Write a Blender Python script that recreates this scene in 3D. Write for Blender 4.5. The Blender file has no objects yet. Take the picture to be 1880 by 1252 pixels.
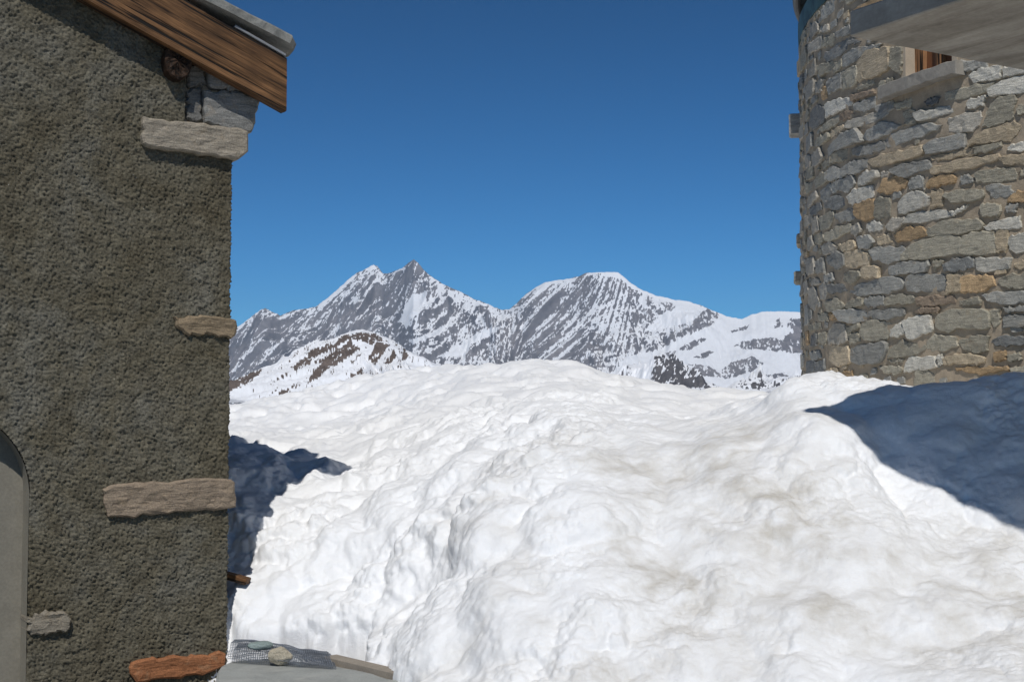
import bpy, bmesh, math, random
import numpy as np
from mathutils import Vector, Matrix
from mathutils.geometry import delaunay_2d_cdt

# ------------------------------------------------------------------ camera, sky, sun, exposure
SC = bpy.context.scene
COL = SC.collection
F, CX, CY = 2500.0, 940.0, 626.0            # focal length and centre in photograph pixels
PITCH = math.atan(129.0 / F)                # horizon lies 129 px under the middle
CAMZ = 1.65
cam_d = bpy.data.cameras.new('camera')
cam = bpy.data.objects.new('camera', cam_d); COL.objects.link(cam)
cam.location = (0, 0, CAMZ); cam.rotation_euler = (math.pi/2 + PITCH, 0, 0)
cam_d.sensor_fit = 'HORIZONTAL'; cam_d.sensor_width = 36.0; cam_d.lens = F/1880.0*36.0
cam_d.clip_start = 0.1; cam_d.clip_end = 80000
SC.camera = cam

SUN_DIR = Vector((0.13, 2.0, -2.45)).normalized()    # the way the light travels
world = bpy.data.worlds.new('World'); SC.world = world; world.use_nodes = True
wn = world.node_tree.nodes; wl = world.node_tree.links
for n in list(wn): wn.remove(n)
sky = wn.new('ShaderNodeTexSky'); sky.sky_type = 'NISHITA'; sky.sun_disc = False
sky.sun_elevation = math.asin(-SUN_DIR.z)
sky.sun_rotation = math.atan2(-SUN_DIR.x, -SUN_DIR.y)
sky.altitude = 3100; sky.air_density = 1.0; sky.dust_density = 0.0; sky.ozone_density = 10.0
# the deep blue of thin mountain air: the whole sky a little more contrasty and saturated
hs = wn.new('ShaderNodeHueSaturation'); hs.inputs['Hue'].default_value = 0.475; hs.inputs['Saturation'].default_value = 1.02; hs.inputs['Value'].default_value = 0.46
gm_ = wn.new('ShaderNodeGamma'); gm_.inputs['Gamma'].default_value = 1.72
bg = wn.new('ShaderNodeBackground'); bg.inputs['Strength'].default_value = 0.075
wo = wn.new('ShaderNodeOutputWorld')
wl.new(sky.outputs[0], hs.inputs['Color']); wl.new(hs.outputs[0], gm_.inputs['Color']); wl.new(gm_.outputs[0], bg.inputs[0]); wl.new(bg.outputs[0], wo.inputs[0])
sun_d = bpy.data.lights.new('sun', 'SUN'); sun_d.energy = 3.2; sun_d.angle = math.radians(0.5)
sun_d.color = (1.0, 0.975, 0.94)
sun = bpy.data.objects.new('sun', sun_d); COL.objects.link(sun)
sun.rotation_euler = SUN_DIR.to_track_quat('-Z', 'Y').to_euler(); sun.location = (-3, -10, 30)
SC.view_settings.view_transform = 'Standard'; SC.view_settings.look = 'None'
SC.view_settings.exposure = 0.0; SC.view_settings.gamma = 1.0
SC.view_settings.use_curve_mapping = False
SC.render.engine = 'CYCLES'
SC.cycles.use_denoising = True
SC.cycles.max_bounces = 8; SC.cycles.diffuse_bounces = 5; SC.cycles.volume_bounces = 0

# ------------------------------------------------------------------ small maths
RNG = np.random.default_rng(7)
_perm = RNG.permutation(256); _perm = np.concatenate([_perm, _perm, _perm])
_g3 = RNG.normal(size=(256, 3)); _g3 /= np.linalg.norm(_g3, axis=1)[:, None]

def perlin(x, y, z=0.0):
    x, y, z = np.broadcast_arrays(np.asarray(x, float), np.asarray(y, float), np.asarray(z, float))
    xi = np.floor(x).astype(np.int64); yi = np.floor(y).astype(np.int64); zi = np.floor(z).astype(np.int64)
    xf, yf, zf = x-xi, y-yi, z-zi
    u = xf*xf*xf*(xf*(xf*6-15)+10); v = yf*yf*yf*(yf*(yf*6-15)+10); w = zf*zf*zf*(zf*(zf*6-15)+10)
    xi &= 255; yi &= 255; zi &= 255
    def g(a, b, c):
        h = _perm[_perm[_perm[(xi+a) & 255] + ((yi+b) & 255)] + ((zi+c) & 255)]
        gr = _g3[h]
        return gr[..., 0]*(xf-a) + gr[..., 1]*(yf-b) + gr[..., 2]*(zf-c)
    def lerp(a, b, t): return a + t*(b-a)
    y0 = lerp(lerp(g(0,0,0), g(1,0,0), u), lerp(g(0,1,0), g(1,1,0), u), v)
    y1 = lerp(lerp(g(0,0,1), g(1,0,1), u), lerp(g(0,1,1), g(1,1,1), u), v)
    return lerp(y0, y1, w)*1.4

def fbm(x, y, z=0.0, octaves=4, gain=0.5, lac=2.0):
    s = 0; a = 1.0; f = 1.0
    for i in range(octaves):
        s = s + a*perlin(x*f + 17.3*i, y*f - 9.1*i, z*f + 3.7*i); a *= gain; f *= lac
    return s

def ridged(x, y, z=0.0, octaves=5, gain=0.5, lac=2.0):
    s = 0; a = 1.0; f = 1.0; wgt = 1.0
    for i in range(octaves):
        r = 1 - np.abs(perlin(x*f + 31.7*i, y*f + 5.3*i, z*f - 2.9*i)); r = r*r*wgt
        s = s + a*r; wgt = np.clip(r*1.6, 0, 1); a *= gain; f *= lac
    return s

def billow(x, y, z=0.0, octaves=3, gain=0.5, lac=2.0):
    s = 0; a = 1.0; f = 1.0
    for i in range(octaves):
        s = s + a*np.sqrt(np.abs(perlin(x*f + 11.7*i, y*f + 25.3*i, z*f - 7.9*i))+1e-4); a *= gain; f *= lac
    return s

def worley2(x, y):
    """distance to the nearest jittered cell point"""
    xi = np.floor(x).astype(np.int64); yi = np.floor(y).astype(np.int64)
    d = np.full(x.shape, 9.0)
    for a in (-1, 0, 1):
        for b in (-1, 0, 1):
            h = _perm[_perm[(xi+a) & 255] + ((yi+b) & 255)]
            jx = xi+a + (h*37 % 256)/256.0; jy = yi+b + (h*91 % 251)/251.0
            d = np.minimum(d, (x-jx)**2 + (y-jy)**2)
    return np.sqrt(d)

def clods(x, y, z, k=9.0):
    """soft rounded clods: high in the middle of each cell, low in the creases between"""
    xi = np.floor(x).astype(np.int64); yi = np.floor(y).astype(np.int64); zi = np.floor(z).astype(np.int64)
    acc = np.zeros(x.shape)
    for a in (-1, 0, 1):
        for b in (-1, 0, 1):
            for c in (-1, 0, 1):
                h = _perm[_perm[_perm[(xi+a) & 255] + ((yi+b) & 255)] + ((zi+c) & 255)]
                q = (x-xi-a-(h*37 % 256)/256.0)**2 + (y-yi-b-(h*91 % 251)/251.0)**2 + (z-zi-c-(h*53 % 241)/241.0)**2
                acc += np.exp(-k*q)
    d = -np.log(acc + 1e-9)/k
    h = 1 - np.clip(d + 0.12, 0.0, 1.2)**0.75
    return h - h.mean()

def sstep(a, b, x):
    t = np.clip((x-a)/(b-a), 0, 1); return t*t*(3-2*t)

CP, SP = math.cos(PITCH), math.sin(PITCH)
def ray(px, py):
    xc = (px-CX)/F; yc = (CY-py)/F
    return np.array([xc, CP - SP*yc, SP + CP*yc])
def at(px, py, Y):
    r = ray(px, py); return np.array([0, 0, CAMZ]) + r*(Y/r[1])
def on_plane_z(px, py, z):
    r = ray(px, py); t = (z-CAMZ)/r[2]; return np.array([0, 0, CAMZ]) + r*t

def inpoly(px, py, poly):
    poly = np.asarray(poly, float); inside = np.zeros(px.shape, bool)
    x1, y1 = poly[-1]
    for x2, y2 in poly:
        c = ((y1 > py) != (y2 > py)) & (px < (x2-x1)*(py-y1)/((y2-y1) if y2 != y1 else 1e-9) + x1)
        inside ^= c; x1, y1 = x2, y2
    return inside

# ------------------------------------------------------------------ objects
def make_mesh(name, verts, faces, smooth=False):
    me = bpy.data.meshes.new(name)
    me.from_pydata([tuple(v) for v in verts], [], [tuple(int(i) for i in f) for f in faces])
    me.update()
    if smooth: me.polygons.foreach_set('use_smooth', np.ones(len(me.polygons), bool))
    return me

def quad_mesh(name, V, Q, smooth=True):
    """big quad meshes straight from numpy arrays"""
    me = bpy.data.meshes.new(name)
    V = np.ascontiguousarray(V, np.float32); Q = np.ascontiguousarray(Q, np.int32)
    me.vertices.add(len(V)); me.vertices.foreach_set('co', V.ravel())
    me.loops.add(Q.size); me.loops.foreach_set('vertex_index', Q.ravel())
    me.polygons.add(len(Q)); me.polygons.foreach_set('loop_start', np.arange(0, Q.size, 4, dtype=np.int32))
    me.update(calc_edges=True); me.validate()
    me.polygons.foreach_set('use_smooth', np.full(len(me.polygons), smooth))
    return me

def grid_quads(nr, nc):
    i = np.arange(nr-1)[:, None]*nc + np.arange(nc-1)[None, :]
    return np.stack([i, i+1, i+nc+1, i+nc], -1).reshape(-1, 4)

def link(name, me, mat=None, parent=None, loc=None):
    o = bpy.data.objects.new(name, me); COL.objects.link(o)
    if mat is not None and me is not None and not me.materials: me.materials.append(mat)
    if parent is not None: o.parent = parent
    if loc is not None: o.location = loc
    return o

def tag(o, label=None, cat=None, group=None, kind=None):
    if label: o['label'] = label
    if cat: o['category'] = cat
    if group: o['group'] = group
    if kind: o['kind'] = kind
    return o

def empty(name, loc=(0, 0, 0)):
    o = bpy.data.objects.new(name, None); COL.objects.link(o); o.location = loc; return o

def part(name, me, mat, parent):
    """a part whose mesh is in world coordinates, moved so that its origin sits at its own middle"""
    co = np.empty(len(me.vertices)*3, np.float32); me.vertices.foreach_get('co', co)
    c = co.reshape(-1, 3).mean(0)
    me.transform(Matrix.Translation(Vector([-float(v) for v in c])))
    o = link(name, me, mat)
    base = parent
    off = Vector((0, 0, 0))
    while base is not None:
        off += base.location; base = base.parent
    o.parent = parent
    o.location = Vector([float(v) for v in c]) - off
    return o

def box_mesh(name, P0, ex, ey, ez, bevel=0.0, seg=1):
    """box from a corner and three edge vectors, edges bevelled"""
    bm = bmesh.new()
    P0, ex, ey, ez = (np.asarray(v, float) for v in (P0, ex, ey, ez))
    vs = [bm.verts.new(tuple(P0 + a*ex + b*ey + c*ez)) for c in (0, 1) for b in (0, 1) for a in (0, 1)]
    for f in ((0,2,3,1), (4,5,7,6), (0,1,5,4), (1,3,7,5), (3,2,6,7), (2,0,4,6)):
        bm.faces.new([vs[i] for i in f])
    bmesh.ops.recalc_face_normals(bm, faces=bm.faces)
    if bevel > 0: bmesh.ops.bevel(bm, geom=bm.edges[:], offset=bevel, segments=seg, affect='EDGES', profile=0.6)
    me = bpy.data.meshes.new(name); bm.to_mesh(me); bm.free(); return me

def resample(poly, n):
    p = np.asarray(poly, float); q = np.roll(p, -1, 0); L = np.linalg.norm(q-p, axis=1)
    cum = np.concatenate([[0], np.cumsum(L)]); t = np.linspace(0, cum[-1], n, endpoint=False)
    # keep the true corners by snapping the nearest samples on to them
    out = np.empty((n, 2))
    for k, tt in enumerate(t):
        i = min(np.searchsorted(cum, tt, 'right')-1, len(p)-1); f = (tt-cum[i])/max(L[i], 1e-9)
        out[k] = p[i]*(1-f) + q[i]*f
    return out

def rough_block(name, poly, frame, w_front, w_back, bevel=0.012, amp=0.008, seed=0, n=22, jit=0.004, round_=0.35, tilt=0.0, cell=None):
    """a rough stone: an outline in the (a, b) of a surface, a worn rim and an uneven, layered front"""
    rg = np.random.default_rng(seed)
    poly = np.asarray(poly, float)
    ar = 0.5*np.sum(poly[:, 0]*np.roll(poly[:, 1], -1) - np.roll(poly[:, 0], -1)*poly[:, 1])
    if ar < 0: poly = poly[::-1]
    p = resample(poly, n)
    p = p*(1-round_) + round_*(np.roll(p, 1, 0) + np.roll(p, -1, 0))/2
    p = p + rg.normal(size=p.shape)*jit
    c = p.mean(0)
    ext = p.max(0)-p.min(0)
    # inset ring: every point moved inwards along its own edge normal
    t = np.roll(p, -1, 0) - np.roll(p, 1, 0); t /= np.linalg.norm(t, axis=1)[:, None] + 1e-9
    nin = np.stack([-t[:, 1], t[:, 0]], -1)
    b_ = min(bevel, 0.22*ext.min())
    q1 = p + nin*(b_*rg.uniform(0.6, 1.3, n))[:, None]
    q1 = c + (q1-c)*0.995
    tl = rg.normal(size=2)*tilt
    def height(q):
        a, b = q[:, 0], q[:, 1]
        lay = perlin(a*5+seed, b*38+seed, seed*1.7)                    # layers of the rock
        h = amp*(1.1*perlin(a*11+seed, b*15, seed*0.9) + 0.9*np.round(lay*2.5)/2.5 + 0.5*perlin(a*34, b*50+seed, seed*0.7))
        return h + (q-c)@tl
    cl = cell or max(0.018, math.sqrt(ext[0]*ext[1]/34))
    gx = np.arange(p[:, 0].min(), p[:, 0].max(), cl*1.5); gy = np.arange(p[:, 1].min(), p[:, 1].max(), cl*0.75)
    G = np.stack(np.meshgrid(gx, gy), -1).reshape(-1, 2)
    G = G + rg.uniform(-0.35, 0.35, G.shape)*np.array([cl*1.5, cl*0.75])
    core = c + (q1-c)*0.93
    G = G[inpoly(G[:, 0], G[:, 1], core)]
    pts = [Vector((float(x), float(y))) for x, y in np.concatenate([q1, G])]
    vo, eo, fo, _, _, _ = delaunay_2d_cdt(pts, [(k, (k+1) % n) for k in range(n)], [], 0, 1e-5)
    co = np.array([(v.x, v.y) for v in vo])
    mid = np.array([co[list(f)].mean(0) for f in fo]) if fo else np.zeros((0, 2))
    ins = inpoly(mid[:, 0], mid[:, 1], q1) if len(mid) else []
    V = [frame(a, b, w_back) for a, b in p]
    hp = height(p)
    V += [frame(a, b, w_front - b_*1.2 + 0.6*h) for (a, b), h in zip(p, hp)]
    base = len(V)
    hq = height(co)
    V += [frame(a, b, w_front + h) for (a, b), h in zip(co, hq)]
    Fc = [(k, (k+1) % n, n+(k+1) % n, n+k) for k in range(n)]
    Fc += [(n+k, n+(k+1) % n, base+(k+1) % n, base+k) for k in range(n)]
    Fc += [tuple(base+x for x in f) for f, ok in zip(fo, ins) if ok]
    Fc.append(tuple(range(n-1, -1, -1)))
    me = make_mesh(name, V, Fc)
    bm = bmesh.new(); bm.from_mesh(me); bmesh.ops.recalc_face_normals(bm, faces=bm.faces); bm.to_mesh(me); bm.free()
    return me

# ------------------------------------------------------------------ materials
def mat_new(name, rough=0.85, spec=0.3):
    m = bpy.data.materials.new(name); m.use_nodes = True
    nt = m.node_tree; b = nt.nodes['Principled BSDF']
    b.inputs['Roughness'].default_value = rough; b.inputs['Specular IOR Level'].default_value = spec
    return m, nt, b
def N(nt, t, **kw):
    n = nt.nodes.new(t)
    for k, v in kw.items():
        if k in n.inputs: n.inputs[k].default_value = v
        else: setattr(n, k, v)
    return n
def noise(nt, vec, scale, detail=4, rough=0.55, dist=0.0):
    n = N(nt, 'ShaderNodeTexNoise'); n.inputs['Scale'].default_value = scale; n.inputs['Detail'].default_value = detail
    n.inputs['Roughness'].default_value = rough; n.inputs['Distortion'].default_value = dist
    if vec is not None: nt.links.new(vec, n.inputs['Vector'])
    return n.outputs['Fac']
def ramp(nt, fac, stops):
    r = N(nt, 'ShaderNodeValToRGB'); e = r.color_ramp.elements
    while len(e) < len(stops): e.new(0.5)
    for x, (p, c) in zip(e, stops):
        x.position = p; x.color = (*c, 1) if isinstance(c, tuple) else (c, c, c, 1)
    nt.links.new(fac, r.inputs[0]); return r.outputs[0]
def mix(nt, a, b, fac, mode='MIX'):
    m = N(nt, 'ShaderNodeMix', data_type='RGBA', blend_type=mode)
    for s, v in ((m.inputs[0], fac), (m.inputs[6], a), (m.inputs[7], b)):
        if isinstance(v, bpy.types.NodeSocket): nt.links.new(v, s)
        elif isinstance(v, tuple): s.default_value = (*v, 1)
        else: s.default_value = v
    return m.outputs[2]
def mathn(nt, op, a, b=0.0):
    m = N(nt, 'ShaderNodeMath', operation=op)
    for s, v in ((m.inputs[0], a), (m.inputs[1], b)):
        if isinstance(v, bpy.types.NodeSocket): nt.links.new(v, s)
        else: s.default_value = v
    return m.outputs[0]
def bump(nt, h, strength, dist, normal=None):
    b = N(nt, 'ShaderNodeBump'); b.inputs['Strength'].default_value = strength; b.inputs['Distance'].default_value = dist
    nt.links.new(h, b.inputs['Height'])
    if normal is not None: nt.links.new(normal, b.inputs['Normal'])
    return b.outputs[0]
def coords(nt, kind='Object', scale=None, rot=None):
    t = N(nt, 'ShaderNodeTexCoord').outputs[kind]
    if scale is None and rot is None: return t
    m = N(nt, 'ShaderNodeMapping'); nt.links.new(t, m.inputs[0])
    if scale: m.inputs['Scale'].default_value = scale
    if rot: m.inputs['Rotation'].default_value = rot
    return m.outputs[0]

def m_snow():
    m, nt, b = mat_new('snow', 0.6, 0.25)
    v = coords(nt)
    d1 = noise(nt, v, 0.9, 5, 0.6, 0.4); d2 = noise(nt, v, 5.0, 4, 0.6, 0.3); d3 = noise(nt, v, 45, 3, 0.6)
    at_ = N(nt, 'ShaderNodeAttribute', attribute_name='dirt').outputs['Fac']
    k = mathn(nt, 'MULTIPLY', ramp(nt, d1, [(0.38, 0.0), (0.62, 1.0)]), ramp(nt, d2, [(0.36, 0.15), (0.68, 1.0)]))
    k = mathn(nt, 'MULTIPLY', k, at_)
    c = mix(nt, (0.915, 0.915, 0.91), (0.55, 0.515, 0.45), mathn(nt, 'MULTIPLY', k, 0.95))
    sp = ramp(nt, d3, [(0.70, 0.0), (0.80, 1.0)])
    c = mix(nt, c, (0.28, 0.22, 0.15), mathn(nt, 'MULTIPLY', mathn(nt, 'MULTIPLY', sp, k), 0.8))
    nt.links.new(c, b.inputs['Base Color'])
    n1 = noise(nt, v, 26, 5, 0.65); n2 = noise(nt, v, 150, 3, 0.7)
    nb = bump(nt, n1, 0.42, 0.015); nb = bump(nt, n2, 0.7, 0.006, nb)
    nt.links.new(nb, b.inputs['Normal'])
    return m
def m_roughcast():
    m, nt, b = mat_new('roughcast', 0.92, 0.15)
    v = coords(nt)
    big = noise(nt, v, 1.3, 5, 0.65, 0.5); small = noise(nt, v, 75, 4, 0.7); mid = noise(nt, v, 11, 4, 0.65)
    c = ramp(nt, big, [(0.32, (0.128, 0.109, 0.071)), (0.47, (0.158, 0.140, 0.099)), (0.56, (0.172, 0.158, 0.121)), (0.7, (0.208, 0.197, 0.162))])
    c = mix(nt, c, ramp(nt, mid, [(0.3, 0.66), (0.7, 1.2)]), 1.0, 'MULTIPLY')
    c = mix(nt, c, ramp(nt, small, [(0.3, 0.5), (0.68, 1.25)]), 0.9, 'MULTIPLY')
    fl = noise(nt, v, 110, 1, 0.5)
    c = mix(nt, c, (0.42, 0.40, 0.35), ramp(nt, fl, [(0.76, 0.0), (0.80, 1.0)]))
    nt.links.new(c, b.inputs['Base Color'])
    nb = bump(nt, small, 0.9, 0.008); nb = bump(nt, noise(nt, v, 240, 2), 0.6, 0.002, nb)
    nt.links.new(nb, b.inputs['Normal'])
    return m
def m_plain(name, col, var=0.25, scale=6, rough=0.85, bs=0.4, bd=0.004, stain=None):
    m, nt, b = mat_new(name, rough, 0.3)
    v = coords(nt); a = noise(nt, v, scale, 5, 0.6, 0.3); f = noise(nt, v, scale*14, 3, 0.65)
    c = mix(nt, col, ramp(nt, a, [(0.28, 1-var), (0.72, 1+var)]), 1.0, 'MULTIPLY')
    c = mix(nt, c, ramp(nt, f, [(0.3, 0.8), (0.7, 1.12)]), 0.7, 'MULTIPLY')
    if stain:
        s = noise(nt, v, scale*0.7, 4, 0.7, 0.8)
        c = mix(nt, c, stain, ramp(nt, s, [(0.5, 0.0), (0.66, 0.85)]))
    nt.links.new(c, b.inputs['Base Color'])
    nb = bump(nt, f, bs, bd); nb = bump(nt, a, bs, bd*4, nb); nt.links.new(nb, b.inputs['Normal'])
    return m
def m_stone():
    """foliated stone; its base colour is each stone's own object colour"""
    m, nt, b = mat_new('schist', 0.8, 0.3)
    oi = N(nt, 'ShaderNodeObjectInfo')
    v0 = coords(nt)
    add = N(nt, 'ShaderNodeVectorMath', operation='ADD'); nt.links.new(v0, add.inputs[0])
    mul = N(nt, 'ShaderNodeMath', operation='MULTIPLY'); nt.links.new(oi.outputs['Random'], mul.inputs[0]); mul.inputs[1].default_value = 73.0
    nt.links.new(mul.outputs[0], add.inputs[1])
    mp = N(nt, 'ShaderNodeMapping'); nt.links.new(add.outputs[0], mp.inputs[0]); mp.inputs['Scale'].default_value = (9, 9, 60)
    mp.inputs['Rotation'].default_value = (0.10, -0.08, 0)
    strata = noise(nt, mp.outputs[0], 1.0, 6, 0.68, 0.15)
    patch = noise(nt, add.outputs[0], 9, 4, 0.6, 0.6); fine = noise(nt, add.outputs[0], 110, 3, 0.7)
    c = mix(nt, oi.outputs['Color'], ramp(nt, strata, [(0.25, 0.50), (0.45, 0.88), (0.6, 1.08), (0.76, 1.55)]), 1.0, 'MULTIPLY')
    c = mix(nt, c, (0.34, 0.25, 0.15), ramp(nt, patch, [(0.58, 0.0), (0.75, 0.42)]))
    c = mix(nt, c, ramp(nt, fine, [(0.3, 0.6), (0.7, 1.3)]), 0.9, 'MULTIPLY')
    nt.links.new(c, b.inputs['Base Color'])
    nb = bump(nt, strata, 0.8, 0.014); nb = bump(nt, fine, 0.5, 0.004, nb); nt.links.new(nb, b.inputs['Normal'])
    return m
def m_wood(name, dark, light, axis):
    """grain stretched along a world direction"""
    m, nt, b = mat_new(name, 0.75, 0.3)
    q = Vector(axis).to_track_quat('X', 'Z').inverted().to_euler()
    v = coords(nt, 'Object', None, tuple(q))
    mp = N(nt, 'ShaderNodeMapping'); nt.links.new(v, mp.inputs[0]); mp.inputs['Scale'].default_value = (1.2, 22, 22)
    g = noise(nt, mp.outputs[0], 1.0, 6, 0.62, 0.8)
    mp2 = N(nt, 'ShaderNodeMapping'); nt.links.new(v, mp2.inputs[0]); mp2.inputs['Scale'].default_value = (0.9, 42, 42)
    cr = noise(nt, mp2.outputs[0], 1.0, 2, 0.5, 0.2)
    big = noise(nt, v, 3.0, 3)
    c = ramp(nt, g, [(0.3, dark), (0.52, tuple((a+bb)/2 for a, bb in zip(dark, light))), (0.72, light)])
    c = mix(nt, c, ramp(nt, big, [(0.3, 0.6), (0.7, 1.25)]), 0.9, 'MULTIPLY')
    mp3 = N(nt, 'ShaderNodeMapping'); nt.links.new(v, mp3.inputs[0]); mp3.inputs['Scale'].default_value = (5, 170, 170)
    c = mix(nt, c, ramp(nt, noise(nt, mp3.outputs[0], 1.0, 3, 0.6), [(0.3, 0.45), (0.65, 1.25)]), 0.85, 'MULTIPLY')
    crk = ramp(nt, cr, [(0.37, 1.0), (0.43, 0.0)])
    c = mix(nt, c, (0.012, 0.008, 0.005), crk)
    nt.links.new(c, b.inputs['Base Color'])
    nb = bump(nt, g, 0.7, 0.012); nb = bump(nt, ramp(nt, cr, [(0.37, 0.0), (0.44, 1.0)]), 0.8, 0.01, nb)
    nt.links.new(nb, b.inputs['Normal']); return m
def m_mountain(name, rock_a, rock_b, scale, rag=0.35):
    m, nt, b = mat_new(name, 0.9, 0.1)
    v = coords(nt)
    s = N(nt, 'ShaderNodeAttribute', attribute_name='snow').outputs['Fac']
    n1 = noise(nt, v, scale, 5, 0.65); n2 = noise(nt, v, scale*5, 3, 0.65)
    k = mathn(nt, 'ADD', s, mathn(nt, 'MULTIPLY', mathn(nt, 'SUBTRACT', n2, 0.5), rag))
    k = ramp(nt, k, [(0.40, 0.0), (0.60, 1.0)])
    r = ramp(nt, n1, [(0.3, rock_a), (0.7, rock_b)])
    r = mix(nt, r, ramp(nt, n2, [(0.3, 0.7), (0.7, 1.2)]), 0.8, 'MULTIPLY')
    c = mix(nt, r, (0.82, 0.83, 0.85), k)
    nt.links.new(c, b.inputs['Base Color'])
    return m

M = {}
M['snow'] = m_snow()
M['roughcast'] = m_roughcast()
M['stone'] = m_stone()
M['mortar'] = m_plain('mortar', (0.38, 0.31, 0.225), 0.22, 7, 0.95, 0.8, 0.004)
M['plaster'] = m_plain('plaster', (0.24, 0.22, 0.175), 0.12, 4, 0.9, 0.2, 0.002)
M['concrete'] = m_plain('concrete', (0.36, 0.335, 0.29), 0.22, 2.2, 0.85, 0.15, 0.002, (0.27, 0.25, 0.215))
def m_concrete(axis):
    m, nt, b = mat_new('concrete', 0.85, 0.25)
    q = Vector(axis).to_track_quat('X', 'Z').inverted().to_euler()
    v = coords(nt, 'Object', None, tuple(q))
    mp = N(nt, 'ShaderNodeMapping'); nt.links.new(v, mp.inputs[0]); mp.inputs['Scale'].default_value = (0.7, 3.2, 3.2)
    st = noise(nt, mp.outputs[0], 1.3, 6, 0.68, 0.7); pt = noise(nt, v, 3.0, 5, 0.65, 0.4); f = noise(nt, v, 45, 3, 0.65)
    c = ramp(nt, st, [(0.3, (0.215, 0.19, 0.15)), (0.5, (0.37, 0.335, 0.28)), (0.7, (0.48, 0.445, 0.38))])
    c = mix(nt, c, ramp(nt, pt, [(0.3, 0.75), (0.7, 1.15)]), 0.9, 'MULTIPLY')
    c = mix(nt, c, ramp(nt, f, [(0.3, 0.85), (0.7, 1.1)]), 0.7, 'MULTIPLY')
    nt.links.new(c, b.inputs['Base Color'])
    w = N(nt, 'ShaderNodeTexWave', wave_type='BANDS', bands_direction='Y', wave_profile='SAW'); w.inputs['Scale'].default_value = 0.9; w.inputs['Distortion'].default_value = 0.15
    nt.links.new(v, w.inputs['Vector'])
    nb = bump(nt, ramp(nt, w.outputs['Fac'], [(0.0, 0.0), (0.04, 1.0)]), 0.5, 0.006); nb = bump(nt, f, 0.25, 0.003, nb)
    nt.links.new(nb, b.inputs['Normal']); return m
M['flag'] = m_plain('flagstone', (0.33, 0.34, 0.32), 0.14, 5, 0.85, 0.4, 0.003, (0.40, 0.40, 0.37))
M['paving'] = m_plain('paving', (0.20, 0.195, 0.18), 0.25, 1.5, 0.9, 0.5, 0.006)
M['kerb'] = m_plain('kerb', (0.30, 0.26, 0.21), 0.15, 6, 0.9, 0.3, 0.003)
M['slate'] = m_plain('slate', (0.25, 0.245, 0.22), 0.35, 9, 0.85, 0.8, 0.006, (0.16, 0.165, 0.15))
M['copper'] = m_plain('copper', (0.055, 0.105, 0.10), 0.5, 5, 0.55, 0.2, 0.002, (0.02, 0.028, 0.03))
M['dark_metal'] = m_plain('dark_metal', (0.06, 0.06, 0.055), 0.3, 8, 0.5, 0.2, 0.002)
M['zinc'] = m_plain('zinc', (0.24, 0.245, 0.25), 0.15, 8, 0.4, 0.1, 0.001)
M['galv'] = m_plain('galvanised_wire', (0.17, 0.19, 0.22), 0.2, 30, 0.45, 0.1, 0.001)
M['door'] = m_wood('door_wood', (0.05, 0.032, 0.02), (0.13, 0.085, 0.05), (0, 0, 1))

# ------------------------------------------------------------------ frames of the two buildings
AZ = math.radians(59.0)
U = np.array([math.sin(AZ), math.cos(AZ), 0.0])          # along the hut's front, to its far corner
NF = np.array([math.cos(AZ), -math.sin(AZ), 0.0])        # out of the hut's front
C0 = on_plane_z(413, 1180, 0.0)                          # foot of the hut's near right corner
def hut(s, z, p): return C0 - U*s + NF*p + np.array([0, 0, z])
def hut_sz(px, py, p=0.0):
    r = ray(px, py); o = np.array([0, 0, CAMZ]) - C0
    t = (p - o@NF)/(r@NF); P = o + r*t
    return np.array([-(P@U), P[2]])
def hut_poly(pts, p): return [hut_sz(x, y, p) for x, y in pts]
hut_frame = lambda a, b, w: hut(a, b, w)

TR = 6.0                                                  # tower radius
ta = math.atan((1475-CX)/F)
TD = 15.6                                                 # distance to its outline
TS = TD*np.array([math.sin(ta), math.cos(ta)])
TC = TS + TR*np.array([math.cos(ta), -math.sin(ta)])      # tower axis
TPH0 = math.atan2(TS[1]-TC[1], TS[0]-TC[0])               # angle of the outline seen from the camera
def tower(a, z, w):
    """arc length a from that outline (towards the camera), height z, distance w off the wall"""
    ph = TPH0 + a/TR
    return np.array([TC[0] + (TR+w)*math.cos(ph), TC[1] + (TR+w)*math.sin(ph), z])
def tower_az(px, py, w=0.02):
    r = ray(px, py); d = r[:2]; A = d@d; B = -2*d@TC; Cc = TC@TC - (TR+w)**2
    D = B*B - 4*A*Cc
    t = (-B - math.sqrt(max(D, 0)))/(2*A)
    P = d*t; ph = math.atan2(P[1]-TC[1], P[0]-TC[0]); a = (ph-TPH0)
    a = (a + math.pi) % (2*math.pi) - math.pi
    return np.array([a*TR, CAMZ + r[2]*t])
# ------------------------------------------------------------------ ground
def build_ground():
    rr = np.array([0.5, 3, 8, 15, 25, 34, 46, 70, 120, 220, 400, 700, 1000, 1600, 2500, 4000, 6000, 9000, 13000, 18000.])
    zz = np.array([-.36, -.36, -.36, -.36, -.36, -.5, -5, -14, -32, -65, -120, -190, -250, -350, -450, -540, -600, -620, -620, -620.])
    na = 160; th = np.linspace(0, 2*math.pi, na, endpoint=False)
    V = []; Q = []
    for r, z in zip(rr, zz):
        for t in th:
            x, y = r*math.cos(t), r*math.sin(t)
            V.append((x, y, z + (0.05*r*float(perlin(x/(r*.5+40), y/(r*.5+40), r*.01)) if r > 60 else 0)))
    n = len(rr)
    for i in range(n-1):
        for j in range(na):
            k = (j+1) % na; Q.append((i*na+j, (i+1)*na+j, (i+1)*na+k, i*na+k))
    me = make_mesh('ground', V, Q + [tuple(range(na))], True)
    a = me.attributes.new('snow', 'FLOAT', 'POINT'); a.data.foreach_set('value', np.full(len(V), 0.85, np.float32))
    tag(link('ground', me, M['valley']), 'snow covered ground falling away to the valley behind the bank', kind='structure')
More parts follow.
